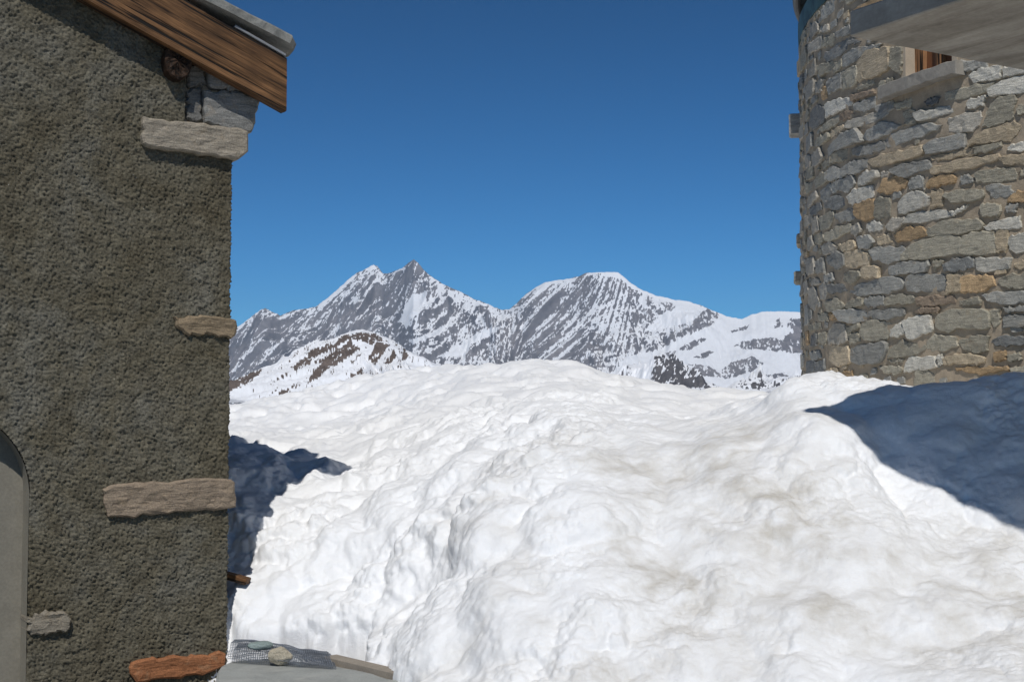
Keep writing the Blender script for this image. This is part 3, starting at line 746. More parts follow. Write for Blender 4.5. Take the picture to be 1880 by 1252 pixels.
# gable beam, up one rake and down the other
def rake_pt(s0z0, along, up, p, mirror=False):
    s, z = s0z0 + RD*along + np.array([-RD[1], RD[0]])*up
    if mirror: s = 2*S_RIDGE - s
    return hut(s, z, p)
e_lo = hut_sz(511, 195, BEAM_P); e_r = hut_sz(525, 187, BEAM_P)
def gable_beam(mirror):
    L = (S_RIDGE - e1[0])/RD[0]
    lo = hut_sz(219, 0, BEAM_P)
    h = abs((e_lo-e1)@np.array([-RD[1], RD[0]]))
    n = 40; V = []; Fq = []
    pr = [(0.0, 0.0), (0.0, 0.5), (0.0, 1.0)]
    sec = []
    for up in np.linspace(0, -h, 9): sec.append((up, BEAM_P))
    sec += [(-h-0.004, BEAM_P-0.03), (-h, 0.055), (-h*0.5, 0.05), (0, 0.05), (0.003, BEAM_P-0.04)]
    for i in range(n+1):
        t = i/n
        for k, (up, p) in enumerate(sec):
            # the end is cut nearly plumb
            a0 = -up*RD[1]*0.92/RD[0]*0.62 if True else 0
            a0 = (-up)*RD[1]/RD[0]*(-1.0)
            al = max(a0 + (1-t)*0 + t*L, a0) if i else a0
            al = a0 + t*(L - a0)
            g = 0.006*float(perlin(al*1.2, up*26, 3.1)) + 0.004*float(perlin(al*3, up*60, 7.7))
            V.append(rake_pt(e1, al, up, p + (g if k <= 8 else 0), mirror))
    m = len(sec)
    for i in range(n):
        for k in range(m): Fq.append((i*m+k, i*m+(k+1) % m, (i+1)*m+(k+1) % m, (i+1)*m+k))
    Fq.append(tuple(range(m-1, -1, -1))); Fq.append(tuple(n*m+k for k in range(m)))
    me = make_mesh('gable_beam', V, Fq)
    bm = bmesh.new(); bm.from_mesh(me); bmesh.ops.recalc_face_normals(bm, faces=bm.faces); bm.to_mesh(me); bm.free()
    return me
part('gable_beam', gable_beam(False), M['beam'], HUT)
part('gable_beam', gable_beam(True), M['beam'], HUT)
# boards that close the soffit behind the beam
for mir in (False, True):
    q = [rake_pt(e1, a, u_, p, mir) for (a, u_, p) in [(0.02,-0.005,0.048),(3.2,-0.005,0.048),(3.2,-0.005,-HUT_D),(0.02,-0.005,-HUT_D),(0.02,-0.045,0.048),(3.2,-0.045,0.048),(3.2,-0.045,-HUT_D),(0.02,-0.045,-HUT_D)]]
    part('soffit_board', make_mesh('soffit_board', q, [(0,1,2,3),(7,6,5,4),(0,4,5,1),(1,5,6,2),(2,6,7,3),(3,7,4,0)]), M['log'], HUT)
# metal strip under the slabs
q0 = rake_pt(e1, 0.02, 0.006, BEAM_P+0.012)
part('metal_strip', box_mesh('metal_strip', q0, RDW*0.42, NF*-0.08, RNW*0.018, 0.002), M['zinc'], HUT)
# roof slabs, laid in rows from the eave to the ridge, each overlapping the one below
rgs = np.random.default_rng(21)
tip = hut_sz(553, 86, 0.24)
al_tip = float((tip-e1)@RD)
for mir in (False, True):
    rows_ = 6; pitch_ = 0.62
    for r in range(rows_):
        pcur = 0.22 + rgs.uniform(-0.02, 0.02) if r else 0.235
        while pcur > -HUT_D-0.3:
            w = rgs.uniform(0.55, 0.95); a0 = al_tip - 0.0 + r*pitch_ + rgs.uniform(-0.02, 0.02)*(r > 0); ln = pitch_ + 0.24
            if r == 0: a0 += rgs.uniform(0, 0.03) if pcur < 0.2 else 0
            up = 0.045 + 0.02*(r > 0); th_ = rgs.uniform(0.05, 0.075)
            lift = 0.055
            pl = [(a0, pcur), (a0+ln*0.5, pcur+rgs.uniform(-.015, .015)), (a0+ln, pcur), (a0+ln, pcur-w+0.01), (a0+0.02, pcur-w+0.01), (a0-0.01, pcur-w*0.5)]
            def fr(a, b, wv, a0=a0, ln=ln, up=up, mir=mir): return rake_pt(e1, a, up + wv + lift*(1-(a-a0)/ln) , b, mir)
            me = rough_block('roof_slab', pl, fr, th_, 0.0, 0.012, 0.006, int(rgs.integers(1e6)), 20, 0.008, 0.2)
            part('roof_slab', me, M['slate'], HUT)
            pcur -= w
# short plank poking out of the hidden side
pk = at(418, 1070, 9.95)
me = box_mesh('plank_end', pk + np.array([-0.22, 0.10, 0.06]), np.array([0.33, -0.02, -0.085]), np.array([0.02, 0.09, 0.0]), np.array([0.012, 0, 0.045]), 0.006)
M['plank'] = m_wood('plank_wood', (0.06, 0.03, 0.014), (0.24, 0.115, 0.045), (1, 0, -0.25))
part('plank_end', me, M['plank'], HUT)

# ------------------------------------------------------------------ the round tower on the right
TOW = empty('round_tower', (float(TC[0]), float(TC[1]), 0.0))
tag(TOW, 'round rubble stone tower with a small window behind the concrete canopy', 'tower')
Z_EAVE = float(tower_az(1480, 42)[1])
wl_, wr_ = tower_az(1656, 120), tower_az(1750, 120)
sill_z = float(tower_az(1680, 150, 0.02)[1])
WIN = (wl_[0], wr_[0], sill_z, sill_z+1.0)
na = 420; zz = np.arange(0.2, Z_EAVE+0.25, 0.03)
aa = np.linspace(-1.2, 2*math.pi*TR-1.2, na)
aa = np.concatenate([np.arange(-1.2, 7.6, 0.035), np.linspace(7.6, 2*math.pi*TR-1.2, 120)])
A, Zg = np.meshgrid(aa, zz)
ph = TPH0 + A/TR
dd = 0.012*fbm(A*5, Zg*5, 0, 4, 0.6)
dd[:, 0] = dd[:, -1] = 0
P = np.stack([TC[0] + (TR+dd)*np.cos(ph), TC[1] + (TR+dd)*np.sin(ph), Zg], -1)
keep = ~((A > WIN[0]) & (A < WIN[1]) & (Zg > WIN[2]) & (Zg < WIN[3]))
Q = grid_quads(*A.shape)[:, ::-1]; Q = Q[keep.ravel()[Q].all(1)]
part('mortar_wall', quad_mesh('mortar_wall', P.reshape(-1, 3), Q, True), M['mortar'], TOW)

COLS = {'b': (0.31,0.315,0.305), 'g': (0.38,0.365,0.33), 'n': (0.33,0.315,0.265), 'l': (0.52,0.515,0.48), 't': (0.45,0.385,0.29), 'o': (0.41,0.30,0.185), 'd': (0.19,0.20,0.205), 'p': (0.26,0.21,0.165)}
STONES = []
def tile(ox, oy, sc, data):
    for ln in data.strip().splitlines():
        c, *rest = ln.split(None, 1); v = [float(x) for x in rest[0].split(',')]
        STONES.append((c, [(ox+sc*v[i], oy+sc*v[i+1]) for i in range(0, len(v), 2)]))
T5 = """g 150,165,195,140,215,190,160,260
g 225,180,270,160,280,200,220,210
b 320,210,370,175,415,165,415,220,330,245
n 240,255,300,215,315,250,300,290,235,300
d 255,350,330,285,390,250,395,310,340,360,270,395
d 400,260,430,250,475,265,410,290
b 370,360,440,310,610,285,560,330,480,370,375,430
g 160,290,230,230,235,300,170,340
n 215,420,300,395,310,450,230,490
n 310,410,360,380,360,430,310,470
g 170,440,195,380,195,470,160,500
b 265,520,350,470,355,560,280,600
n 365,460,455,420,455,540,370,575
t 465,400,520,330,655,305,655,440,560,490,465,515
n 665,310,740,310,745,400,740,470,700,450,660,420
n 455,560,560,510,560,545,460,580
p 420,610,570,570,570,600,430,645
g 130,560,185,505,185,600,130,650
g 195,530,250,510,235,590,195,590
o 230,570,262,545,262,620,235,640
b 1095,395,1270,385,1290,430,1100,470
l 1180,480,1260,440,1375,415,1370,500,1210,525
l 1400,430,1530,410,1600,400,1600,450,1530,465,1410,490
n 1020,590,1130,560,1320,525,1290,590,1100,635,1030,640
l 1310,570,1380,520,1530,480,1600,460,1600,560,1530,590,1400,605,1320,610
n 750,720,820,700,830,790,760,790
g 560,330,640,315,600,300,560,300"""
T1 = """l 203,45,330,5,405,0,405,62,300,112,212,152
b 440,45,600,-10,585,85,500,118,437,95
p 320,130,395,100,428,140,350,188,318,180
d 85,120,130,65,185,90,185,190,110,250,78,230
n 155,250,285,150,318,185,230,255,170,280
g 385,190,585,125,635,165,560,215,420,245,360,240
t 235,270,340,220,345,260,240,330
b 515,310,600,235,680,195,795,230,720,285,590,345,530,340
b 215,410,330,300,450,258,500,355,400,390,250,450,205,480
n 105,350,225,285,230,340,150,400,105,400
b 430,415,560,385,670,360,668,425,500,472,440,465
n 245,480,300,435,415,420,400,480,340,520,260,530
g 80,470,155,410,180,490,140,550,85,560
n 155,540,235,490,240,545,175,590
b 345,580,420,520,530,510,525,580,430,620,345,640
b 200,610,260,565,325,600,330,650,240,680,205,660
l 435,670,500,615,610,600,620,650,520,705,440,730
g 645,605,705,600,705,640,655,665
n 100,680,160,615,210,620,205,690,110,740
b 270,690,420,640,435,715,370,770,285,740
o 630,760,680,670,790,635,870,680,830,740,720,785
b 160,760,225,705,240,770,210,850,160,830
l 225,725,260,695,290,760,260,780
l 390,800,440,745,575,730,580,820,480,860,400,870
d 215,850,270,800,385,820,385,865,290,920,220,900
n 610,830,720,820,730,970,640,990,600,970
o 435,880,590,830,605,960,520,1005,445,970
g 40,840,115,760,130,820,60,900,40,890
n 140,990,250,925,270,970,230,1060,160,1090
b 290,960,400,905,435,950,420,1000,320,1020
l 535,1040,600,1010,665,1035,650,1085,560,1105
g 690,1060,740,990,840,980,835,1040,740,1090
g 410,1060,470,1030,495,1090,440,1130,410,1110
n 210,1110,290,1060,390,1040,395,1095,270,1165,215,1170
b 455,1150,560,1130,590,1190,540,1240,470,1230
t 610,1150,720,1110,740,1180,640,1210
n 105,1130,160,1110,200,1150,150,1200,110,1200
g 45,1160,90,1130,105,1210,60,1252,45,1240
g 90,990,130,980,140,1080,95,1120
d 60,910,150,860,160,920,110,960,70,960
n 45,580,90,565,90,650,45,680
n 40,700,95,690,95,740,45,790
g 40,970,80,960,85,1020,42,1060
g 35,480,70,470,75,560,38,580
b 600,70,740,20,760,80,655,175
n 765,50,900,5,890,70,785,95"""
ABS = [('b', [(1624,257),(1640,244),(1680,231),(1700,228),(1724,232),(1703,245),(1670,256),(1636,269),(1624,267)]),
 ('t', [(1593,296),(1609,287),(1649,278),(1688,267),(1690,285),(1645,298),(1604,307)]),
 ('b', [(1638,310),(1656,303),(1699,294),(1707,312),(1683,316),(1660,326),(1638,318)]),
 ('b', [(1667,334),(1680,323),(1690,324),(1695,345),(1668,347)]),
 ('l', [(1649,370),(1664,356),(1680,352),(1705,362),(1700,378),(1670,388),(1649,391)]),
 ('l', [(1660,401),(1680,390),(1740,386),(1743,397),(1704,406),(1660,410)]),
 ('o', [(1641,430),(1660,419),(1680,415),(1694,421),(1698,432),(1670,441),(1644,443)]),
 ('n', [(1655,470),(1668,450),(1700,441),(1730,432),(1759,437),(1757,466),(1715,472),(1672,478),(1656,476)]),
 ('n', [(1764,437),(1784,427),(1822,428),(1824,464),(1795,467),(1762,465)]),
 ('t', [(1826,424),(1849,424),(1847,458),(1828,460)]),
 ('l', [(1852,436),(1880,428),(1900,424),(1900,464),(1880,465),(1852,460)]),
 ('b', [(1632,489),(1662,482),(1700,481),(1703,486),(1694,498),(1655,505),(1633,504)]),
 ('b', [(1663,512),(1672,505),(1728,504),(1733,532),(1695,536),(1668,533)]),
 ('l', [(1657,592),(1668,584),(1704,580),(1708,605),(1683,619),(1668,622)]),
 ('n', [(1631,641),(1656,626),(1690,634),(1696,638),(1680,651),(1650,655),(1632,657)]),
 ('l', [(1660,673),(1667,657),(1712,655),(1718,675),(1672,681),(1660,681)])]
T2 = """d 115,30,170,0,240,0,200,55,130,60
l 60,120,250,80,420,30,438,95,230,150,75,190
l 480,25,620,-15,585,70,480,90
n 600,215,665,50,720,10,850,-10,835,170,700,215,605,235
n 870,80,939,50,1010,40,1010,120,939,130,890,140
g 320,170,470,130,575,120,570,190,490,275,325,270
b 120,385,220,335,430,305,445,400,280,440,140,455
t 490,380,560,290,720,245,850,195,890,245,800,350,640,365
n 535,415,640,385,735,365,745,400,600,455,540,450
l 800,405,850,375,939,355,1000,350,1000,425,939,435,810,435
t 170,480,430,425,530,415,525,470,250,515,185,515
t 185,570,420,510,720,465,700,510,540,570,200,625
t 730,490,800,475,939,465,1020,460,1020,530,939,540,770,545
n 535,620,650,585,840,580,860,660,700,690,560,695
n 890,600,939,580,990,580,990,630,939,640,900,640
o 140,700,200,640,320,630,365,670,345,705,150,735
b 410,650,480,625,520,690,420,710
b 610,730,700,705,790,720,875,775,780,820,680,820
n 280,800,360,760,580,750,600,800,560,840,350,855
o 800,850,850,790,939,755,1000,750,1000,855,939,860
t 170,770,255,750,262,880,175,905
n 575,875,740,870,745,960,600,980
b 790,880,880,870,870,940,790,935
l 330,940,450,885,465,905,350,970
n 140,1080,250,1020,420,1000,580,1010,575,1075,400,1115,160,1130
l 610,1050,720,1000,890,975,890,1070,640,1080"""
T3 = """g 165,60,230,20,290,60,270,110,180,120
t 295,40,430,5,445,70,340,100
b 200,150,290,95,350,130,355,200,290,245,210,190
t 360,110,470,85,560,130,545,205,400,235,365,200
b 570,90,640,60,840,70,835,150,720,195,610,170
g 40,170,95,145,110,270,60,290,40,260
b 120,180,180,150,190,270,130,280
t 490,230,560,205,635,230,630,310,500,310
n 275,280,460,255,490,300,420,355,280,335
b 180,290,250,275,265,340,190,350
d 230,370,360,360,370,420,260,440,230,420
b 400,430,470,365,640,325,740,305,830,345,820,400,700,437,480,465
g 65,410,110,390,135,500,100,580,70,530
g 140,380,190,350,220,420,190,490,145,480
g 85,330,125,310,150,360,90,380
n 190,510,280,480,345,540,310,590,220,590
n 360,540,420,490,500,480,500,540,380,565
b 520,500,570,470,670,465,680,535,600,550,525,550
n 690,480,760,450,939,470,920,520,700,540
b 300,590,420,575,545,590,550,650,440,680,340,665
b 560,590,640,575,820,570,835,620,700,660,565,640
n 130,620,210,600,220,670,140,670
o 225,610,280,595,300,655,240,660
n 510,700,580,660,720,690,735,740,680,810,540,825,500,790
l 740,740,810,680,850,760,780,800,735,790
n 365,720,470,690,475,730,380,770
g 220,770,280,690,350,700,375,820,330,850,225,850
n 385,780,460,765,475,830,400,860
n 150,770,205,760,200,860,150,850
n 60,700,150,680,160,740,60,750
b 395,900,500,870,680,840,690,930,640,1010,440,1015,400,985
t 190,900,260,870,380,880,390,1000,280,1035,200,960
n 700,980,830,980,830,1010,720,1012
b 75,930,140,910,160,970,90,995
d 35,1010,100,990,105,1110,36,1190
d 110,1010,185,990,190,1080,118,1110
t 190,1085,290,1045,300,1100,200,1140
n 640,1040,800,1035,830,1070,770,1110,660,1080
o 36,760,55,750,60,850,40,860"""
T4 = """n 190,180,270,170,270,200,200,250
d 280,210,350,160,510,150,510,230,400,260,290,250
l 540,160,680,150,820,150,800,240,600,260,545,240
t 850,200,939,170,990,170,990,240,939,240,870,240
t 305,300,420,275,410,420,305,440
o 422,310,560,290,660,300,690,370,560,430,427,430
n 730,330,820,285,939,290,1010,290,1010,400,939,400,820,405,750,370
p 60,490,180,455,350,470,360,520,200,540,70,540
n 400,500,540,470,580,500,570,530,410,540
b 600,450,720,430,939,430,1000,430,1000,520,939,520,750,530,650,500
p 50,580,120,550,230,560,220,600,60,605
n 220,640,300,590,480,570,615,580,635,700,640,730,400,725,330,755,230,730
n 642,590,720,580,730,680,690,720,645,650
b 780,570,860,555,939,560,990,560,990,590,939,590,800,595
b 770,630,930,620,980,620,980,710,930,710,780,725
n 130,840,200,790,370,800,380,870,260,920,140,900
n 400,830,520,790,640,790,630,900,560,930,440,900
d 670,830,760,790,939,800,939,860,860,870,700,865
t 275,970,420,935,600,955,590,1010,450,1020,290,1020
l 222,960,260,950,272,1010,235,1040
o 690,930,780,910,785,980,690,1000
n 792,950,900,930,910,990,800,1000
o 370,1050,500,1040,780,1040,800,1075,600,1100,400,1080
n 830,1050,939,1040,1000,1040,1000,1110,939,1110,840,1100"""
tile(1440, 0, 0.28758, T5); tile(1470, 180, 0.22364, T1); tile(1670, 180, 0.22364, T2); tile(1470, 440, 0.22364, T3); tile(1670, 440, 0.22364, T4)
STONES += ABS
# occupancy of the wall in 1.5 cm cells, so that small stones can fill what is left
OC = 0.015; OA0, OZ0 = -1.2, 0.9
occ = np.zeros((int((Z_EAVE-OZ0)/OC)+2, int(9.0/OC)+2), bool)
ga, gz = np.meshgrid(OA0 + OC*np.arange(occ.shape[1]), OZ0 + OC*np.arange(occ.shape[0]))
occ |= (ga > WIN[0]-0.12) & (ga < WIN[1]+0.05) & (gz > WIN[2]-0.14) & (gz < WIN[3]+0.2)
n_stone = 0
def lay(code, poly, seed, rg):
    base = np.array(COLS[code])*np.array([1.16, 1.11, 1.02])*rg.uniform(0.8, 1.15)
    fr = lambda a, b, w: tower(a, b, w)
    me = rough_block('stone', poly, fr, rg.uniform(0.010, 0.028), -0.05, 0.007, 0.008, seed, 28, 0.0065, 0.12, 0.04)
    o = part('stone', me, M['stone'], TOW); o.color = (*[float(v) for v in base], 1)
rgt = np.random.default_rng(3)
for k, (c, pp) in enumerate(STONES):
    poly = [tower_az(x, y) for x, y in pp]
    pa = np.array(poly)
    if np.ptp(pa[:, 0]) < 0.02: continue
    cc = pa.mean(0); pa = cc + (pa-cc)*1.12
    lay(c, pa, 100+k, rgt); n_stone += 1
    g = inpoly(ga, gz, cc + (pa-cc)*1.02); occ |= g
fill = 0
for (wmin, wmax, hmin, hmax, tries) in ((0.36, 0.65, 0.13, 0.20, 900), (0.19, 0.36, 0.10, 0.16, 1200), (0.09, 0.18, 0.06, 0.11, 2200)):
    for _ in range(tries):
        if n_stone + fill >= 298: break
        w = rgt.uniform(wmin, wmax); h = rgt.uniform(hmin, hmax)
        a = rgt.uniform(-1.0, 7.0); z = rgt.uniform(1.5, Z_EAVE-0.05)
        i0, i1 = int((z-OZ0)/OC), int((z+h-OZ0)/OC)+1; j0, j1 = int((a-OA0)/OC), int((a+w-OA0)/OC)+1
        if i1 >= occ.shape[0] or j1 >= occ.shape[1] or occ[i0:i1, j0:j1].any(): continue
        occ[max(i0-1,0):i1+1, max(j0-1,0):j1+1] = True
        sl = rgt.uniform(-0.02, 0.02); j_ = lambda: rgt.uniform(-0.012, 0.012)
        poly = [(a+j_(), z+j_()), (a+w/2, z-0.006), (a+w+j_(), z+j_()), (a+w+j_(), z+h*0.6), (a+w-0.02+j_(), z+h+j_()), (a+w*0.4, z+h+0.004), (a+j_(), z+h+j_())]
        lay(rgt.choice(list('bbbnnngggltod')), poly, 900+fill, rgt); fill += 1

# packing stones too small to pick apart, pressed into the remaining mortar
pack = {'b': [], 'n': [], 't': []}
for (wmin, wmax, hmin, hmax, tries) in ((0.12, 0.24, 0.06, 0.11, 2600), (0.06, 0.13, 0.035, 0.07, 5200)):
    for _ in range(tries):
        w = rgt.uniform(wmin, wmax); h = rgt.uniform(hmin, hmax); a = rgt.uniform(-1.0, 7.0); z = rgt.uniform(1.5, Z_EAVE-0.03)
        i0, i1 = int((z-OZ0)/OC), int((z+h-OZ0)/OC)+1; j0, j1 = int((a-OA0)/OC), int((a+w-OA0)/OC)+1
        if i1 >= occ.shape[0] or j1 >= occ.shape[1] or occ[i0:i1, j0:j1].any(): continue
        occ[i0:i1, j0:j1] = True
        j_ = lambda: rgt.uniform(-0.008, 0.008)
        poly = [(a+j_(), z+j_()), (a+w/2, z-0.003), (a+w+j_(), z+j_()), (a+w+j_(), z+h+j_()), (a+w*0.4, z+h+j_()), (a+j_(), z+h+j_())]
        me = rough_block('pack', poly, lambda a, b, w_: tower(a, b, w_), rgt.uniform(0.008, 0.022), -0.03, 0.005, 0.006, int(rgt.integers(1e6)), 12, 0.004, 0.15, 0.03, 0.05)
        vv = np.empty(len(me.vertices)*3); me.vertices.foreach_get('co', vv)
        pack[rgt.choice(list('bbnnt'))].append((vv.reshape(-1, 3), [tuple(p.vertices) for p in me.polygons])); bpy.data.meshes.remove(me)
for c, items in pack.items():
    if not items: continue
    V = []; Fq = []
    for vv, ff in items:
        k = len(V); V += [tuple(v) for v in vv]; Fq += [tuple(k+x for x in f) for f in ff]
    o = part('packing_stones', make_mesh('packing_stones', V, Fq), M['stone'], TOW); o.color = (*[float(v) for v in np.array(COLS[c])*np.array([1.12, 1.07, 0.98])], 1); o['kind'] = 'stuff'
print('stones', n_stone, fill, {k: len(v) for k, v in pack.items()})

# window: sill, jamb lining, wooden frame and wooden panel
def tbox(name, a0, a1, z0, z1, w0, w1, mat, parent, bevel=0.005, na_=8):
    """a block that follows the curve of the tower"""
    V = []; Fq = []
    for i in range(na_+1):
        a = a0 + (a1-a0)*i/na_
        V += [tower(a, z0, w0), tower(a, z0, w1), tower(a, z1, w1), tower(a, z1, w0)]
    for i in range(na_):
        for k in range(4): Fq.append((i*4+k, i*4+(k+1) % 4, i*4+4+(k+1) % 4, i*4+4+k))
    Fq += [(3, 2, 1, 0), tuple(na_*4+k for k in range(4))]
    me = make_mesh(name, V, Fq)
    bm = bmesh.new(); bm.from_mesh(me); bmesh.ops.recalc_face_normals(bm, faces=bm.faces); bm.to_mesh(me); bm.free()
    return part(name, me, mat, parent)
M['sill'] = m_plain('sill_stone', (0.30, 0.275, 0.235), 0.2, 14, 0.9, 0.5, 0.003)
M['frame_wood'] = m_wood('frame_wood', (0.30, 0.14, 0.06), (0.50, 0.27, 0.13), (0, 0, 1))
M['lining'] = m_plain('lining', (0.48, 0.40, 0.30), 0.1, 8, 0.9, 0.3, 0.002)
gm, gnt, gb = mat_new('window_panel', 0.25, 0.5); gb.inputs['Base Color'].default_value = (0.20, 0.09, 0.045, 1); M['panel'] = gm  # orange-brown wooden panel filling the window
sa0 = float(tower_az(1606, 172, 0.13)[0]); sa1 = float(tower_az(1752, 128, 0.13)[0])
sz1 = float(tower_az(1606, 160, 0.13)[1]); sz0 = float(tower_az(1606, 187, 0.13)[1])
sz1 = max(sz1, float(tower_az(1745, 118, 0.13)[1])); sz0 = sz1-0.115
me = rough_block('window_sill', [(sa0, sz0), (sa0, sz1), (sa1, sz1), (sa1, sz0)], lambda a, b, w: tower(a, b, w), 0.11, -0.06, 0.006, 0.004, 55, 40, 0.003, 0.05)
part('window_sill', me, M['sill'], TOW)
wz0, wz1 = sz1 - 0.02, WIN[3]
tbox('window_lining', WIN[0]-0.03, WIN[0]+0.03, wz0, wz1, -0.10, 0.005, M['lining'], TOW)
tbox('window_lining', WIN[1]-0.03, WIN[1]+0.03, wz0, wz1, -0.10, 0.005, M['lining'], TOW)
WN = empty('window'); WN.parent = TOW
wnd = tbox('window', WIN[0]+0.03, WIN[1]-0.03, wz0, wz1, -0.19, -0.175, M['panel'], TOW)
bpy.data.objects.remove(WN)
fo = 0.06
def wpart(nm, *a):
    o = tbox(nm, *a, M['frame_wood'], TOW); 
    mw = o.location.copy(); o.parent = wnd; o.location = mw - wnd.location
wpart('frame', WIN[0]+0.03, WIN[0]+0.10, wz0, wz1, -0.173, -0.095)
wpart('frame', WIN[1]-0.10, WIN[1]-0.03, wz0, wz1, -0.173, -0.095)
wpart('frame', WIN[0]+0.10, WIN[1]-0.10, wz0, wz0+0.07, -0.173, -0.105)
wpart('frame', (WIN[0]+WIN[1])/2-0.03, (WIN[0]+WIN[1])/2+0.03, wz0+0.07, wz1, -0.173, -0.115)
# stones that stick out at the far edge of the tower
for (x0, x1, y0, y1, c, sd) in ((1457, 1490, 177, 222, 'g', 71), (1468, 1490, 412, 440, 't', 72), (1463, 1488, 485, 512, 'n', 73)):
    z1_ = tower_az(1478, y0)[1]; z0_ = tower_az(1478, y1)[1]; out = (1476-x0)*TD/F + 0.01
    me = rough_block('corbel_stone', [(-0.16, z0_+0.03), (-0.16, z1_), (0.10, z1_), (0.10, z0_+0.03), (-0.03, z0_)], lambda a, b, w: tower(a, b, w), out, -0.1, 0.015, 0.006, sd, 22, 0.004, 0.25)
    o = part('corbel_stone', me, M['stone'], TOW); o.color = (*COLS[c], 1)
# cornice, gutter and the copper roof above
def ring(name, prof, mat, na_=140, a0=0, a1=2*math.pi):
    n = len(prof); V = []; Fq = []
    for i in range(na_):
        t = a0 + (a1-a0)*i/na_
        for r, z in prof: V.append((TC[0] + r*math.cos(t), TC[1] + r*math.sin(t), z))
    for i in range(na_):
        j = (i+1) % na_
        for k in range(n): Fq.append((i*n+k, j*n+k, j*n+(k+1) % n, i*n+(k+1) % n))
    me = make_mesh(name, V, Fq)
    bm = bmesh.new(); bm.from_mesh(me); bmesh.ops.recalc_face_normals(bm, faces=bm.faces); bm.to_mesh(me); bm.free()
    return part(name, me, mat, TOW)
ring('cornice', [(TR-0.05, Z_EAVE), (TR+0.012, Z_EAVE), (TR+0.02, Z_EAVE+0.12), (TR+0.02, Z_EAVE+0.22), (TR-0.05, Z_EAVE+0.22)], M['copper'])
zg = float(at(1470, 18, TD)[2]); rg_ = 0.045
ring('gutter', [(TR+0.03 + rg_*math.cos(t), zg + rg_*math.sin(t)) for t in np.linspace(0, 2*math.pi, 10, endpoint=False)], M['dark_metal'], 180)
ring('roof', [(TR+0.0, zg+0.03), (TR+0.06, zg+0.045), (TR*0.7, zg+1.9), (TR*0.35, zg+2.9), (0.05, zg+3.4), (0.04, zg+3.3), (TR*0.68, zg+1.8)], M['copper'])

# ------------------------------------------------------------------ the concrete canopy
CY0 = 7.8
cc = at(1560, 68, CY0)                                        # near left corner of its underside, over the snow
TH = (68-20)/F*CY0
Dn = NF                                                       # towards the camera along its side
CAN = empty('concrete_canopy', (float(cc[0]), float(cc[1]), float(cc[2])))
tag(CAN, 'grey concrete canopy jutting out overhead in front of the round tower', 'canopy')
part('slab', box_mesh('slab', cc, U*4.6, Dn*6.5, np.array([0, 0, TH]), 0.008), m_concrete(tuple(Dn)), CAN)
up_h = 1.3
uc = cc + np.array([0, 0, up_h]) - np.array(SUN_DIR)*(up_h/-SUN_DIR.z)*1.0 - U*0.03 
uc[2] = cc[2] + up_h
part('shade_roof', box_mesh('shade_roof', uc, U*5.4, Dn*6.0, np.array([0, 0, 0.14]), 0.01), M['copper'], CAN)  # added roof out of view, set to throw shade on the slab's left edge
part('rear_wall', box_mesh('rear_wall', cc + U*3.2 + Dn*1.6 + np.array([0, 0, -cc[2]-0.2]), U*0.3, Dn*4.6, np.array([0, 0, cc[2]+0.2+up_h]), 0.01), M['plaster'], CAN)

# ------------------------------------------------------------------ small things at the foot of the hut
FL = [(398,1232),(404,1221),(430,1211),(500,1209),(606,1219),(670,1232),(738,1251),(760,1330),(392,1330),(396,1260)]
fp = [on_plane_z(x, y, 0.03)[:2] for x, y in FL]
me = rough_block('flagstone', fp, lambda a, b, w: np.array([a, b, w]), 0.03, -0.34, 0.012, 0.003, 31, 60, 0.003, 0.15)
tag(link('flagstone', me, M['flag']), 'large pale grey flagstone lying at the snow edge by the hut corner', 'paving slab')
k0 = on_plane_z(607, 1218, 0.03); k1 = on_plane_z(742, 1251, 0.03); kd = (k1-k0)/np.linalg.norm(k1-k0); kn = np.array([-kd[1], kd[0], 0])
if kn[1] < 0: kn = -kn
me = box_mesh('kerb_stone', k0 - kd*0.1 + kn*0.015 + np.array([0, 0, -0.35]), kd*(np.linalg.norm(k1-k0)+0.12), kn*0.10, np.array([0, 0, 0.385]), 0.006)
tag(link('kerb_stone', me, M['kerb']), 'thin taupe kerb strip half under the snow behind the flagstone', 'kerb')
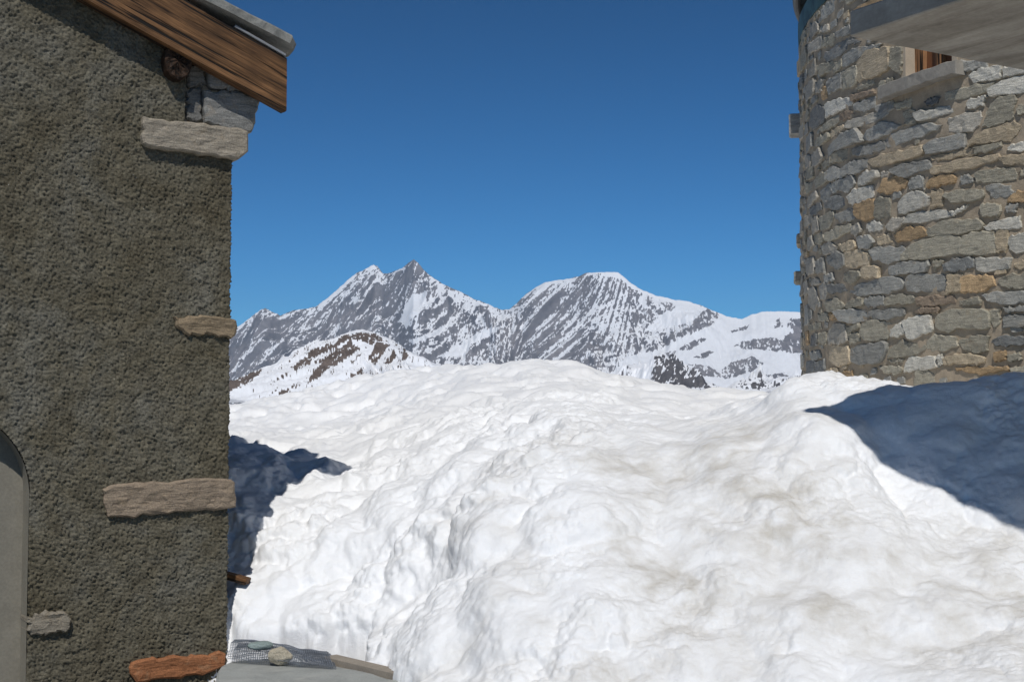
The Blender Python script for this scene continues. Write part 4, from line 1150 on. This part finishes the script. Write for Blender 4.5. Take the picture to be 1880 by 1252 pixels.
# wire netting: a crumpled sheet of real wires
def netting():
    q = [on_plane_z(x, y, 0.05) for x, y in ((418,1212),(610,1224),(600,1196),(432,1178))]
    nu, nv = 46, 24; pts = np.empty((nv, nu, 3))
    for j in range(nv):
        for i in range(nu):
            u, v = i/(nu-1), j/(nv-1)
            b = (q[0]*(1-u) + q[1]*u)*(1-v) + (q[3]*(1-u) + q[2]*u)*v
            h = 0.05 + 0.075*math.sin(math.pi*min(1, v*0.9+0.05))*(1-0.45*u)*(0.6+0.4*math.sin(math.pi*min(1, u*1.2+0.1))) + 0.02*float(perlin(u*5, v*3, 2.5))
            pts[j, i] = (b[0] + 0.01*float(perlin(u*6, v*6, 8)), b[1], h)
    V = []; Fq = []
    def tube(line, r):
        base = len(V)
        for k, p in enumerate(line):
            d = line[min(k+1, len(line)-1)] - line[max(k-1, 0)]; d = d/np.linalg.norm(d)
            a = np.cross(d, [0.1, 0.2, 1]); a /= np.linalg.norm(a); b = np.cross(d, a)
            for t in range(3): V.append(p + r*(a*math.cos(2.094*t) + b*math.sin(2.094*t)))
        for k in range(len(line)-1):
            for t in range(3): u = (t+1) % 3; Fq.append((base+k*3+t, base+k*3+u, base+k*3+3+u, base+k*3+3+t))
    for j in range(nv): tube(pts[j], 0.0019)
    for i in range(nu): tube(pts[:, i], 0.0019)
    # a second layer, folded back underneath
    low = pts*np.array([1, 1, 0.62]) + np.array([0.02, 0.03, 0.0])
    for j in range(0, nv): tube(low[j], 0.0019)
    for i in range(0, nu): tube(low[:, i], 0.0019)
    return make_mesh('wire_netting', V, Fq)
tag(link('wire_netting', netting(), M['galv']), 'crumpled grey wire netting weighed down by two stones beside the flagstone', 'netting')
def boulder(name, px, py, Y, size, seed, col, label, squash=(1, 1, 0.8)):
    bm = bmesh.new(); bmesh.ops.create_icosphere(bm, subdivisions=3, radius=1)
    rg = np.random.default_rng(seed)
    pl = [(v/np.linalg.norm(v), rg.uniform(0.62, 0.9)) for v in rg.normal(size=(14, 3))]
    for v in bm.verts:
        p = np.array(v.co)
        for nrm, d in pl:
            e = p@nrm - d
            if e > 0: p = p - nrm*e*0.9
        p = p*(1 + 0.07*float(perlin(p[0]*3+seed, p[1]*3, p[2]*3)))
        v.co = tuple(p*np.array(squash)*size)
    me = bpy.data.meshes.new(name); bm.to_mesh(me); bm.free()
    c = at(px, py, Y)
    o = link(name, me, M['stone'], None, tuple(c)); o.color = (*col, 1); return tag(o, label, 'rock', 'stones on the wire netting')
boulder('rock', 514, 1203, 8.80, 0.082, 4, (0.50, 0.44, 0.33), 'rounded tan stone lying on the wire netting', (1, 0.8, 0.85))
boulder('rock', 478, 1184, 8.98, 0.080, 9, (0.27, 0.33, 0.31), 'flat greenish stone lying on the wire netting', (1.05, 0.8, 0.42))

# ------------------------------------------------------------------ thin air over the valley
hz, hnt, hb = mat_new('haze')
for n_ in list(hnt.nodes): hnt.nodes.remove(n_)
ho = hnt.nodes.new('ShaderNodeOutputMaterial'); hv = hnt.nodes.new('ShaderNodeVolumePrincipled')
hv.inputs['Color'].default_value = (0.52, 0.74, 1.0, 1); hv.inputs['Density'].default_value = 2.8e-5; hv.inputs['Anisotropy'].default_value = 0.0
hnt.links.new(hv.outputs[0], ho.inputs['Volume'])
tag(link('haze', box_mesh('haze', (-19000, -19000, -1900), np.array([38000., 0, 0]), np.array([0, 38000., 0]), np.array([0, 0, 3420.])), hz), 'thin blue haze over the valley', kind='stuff')
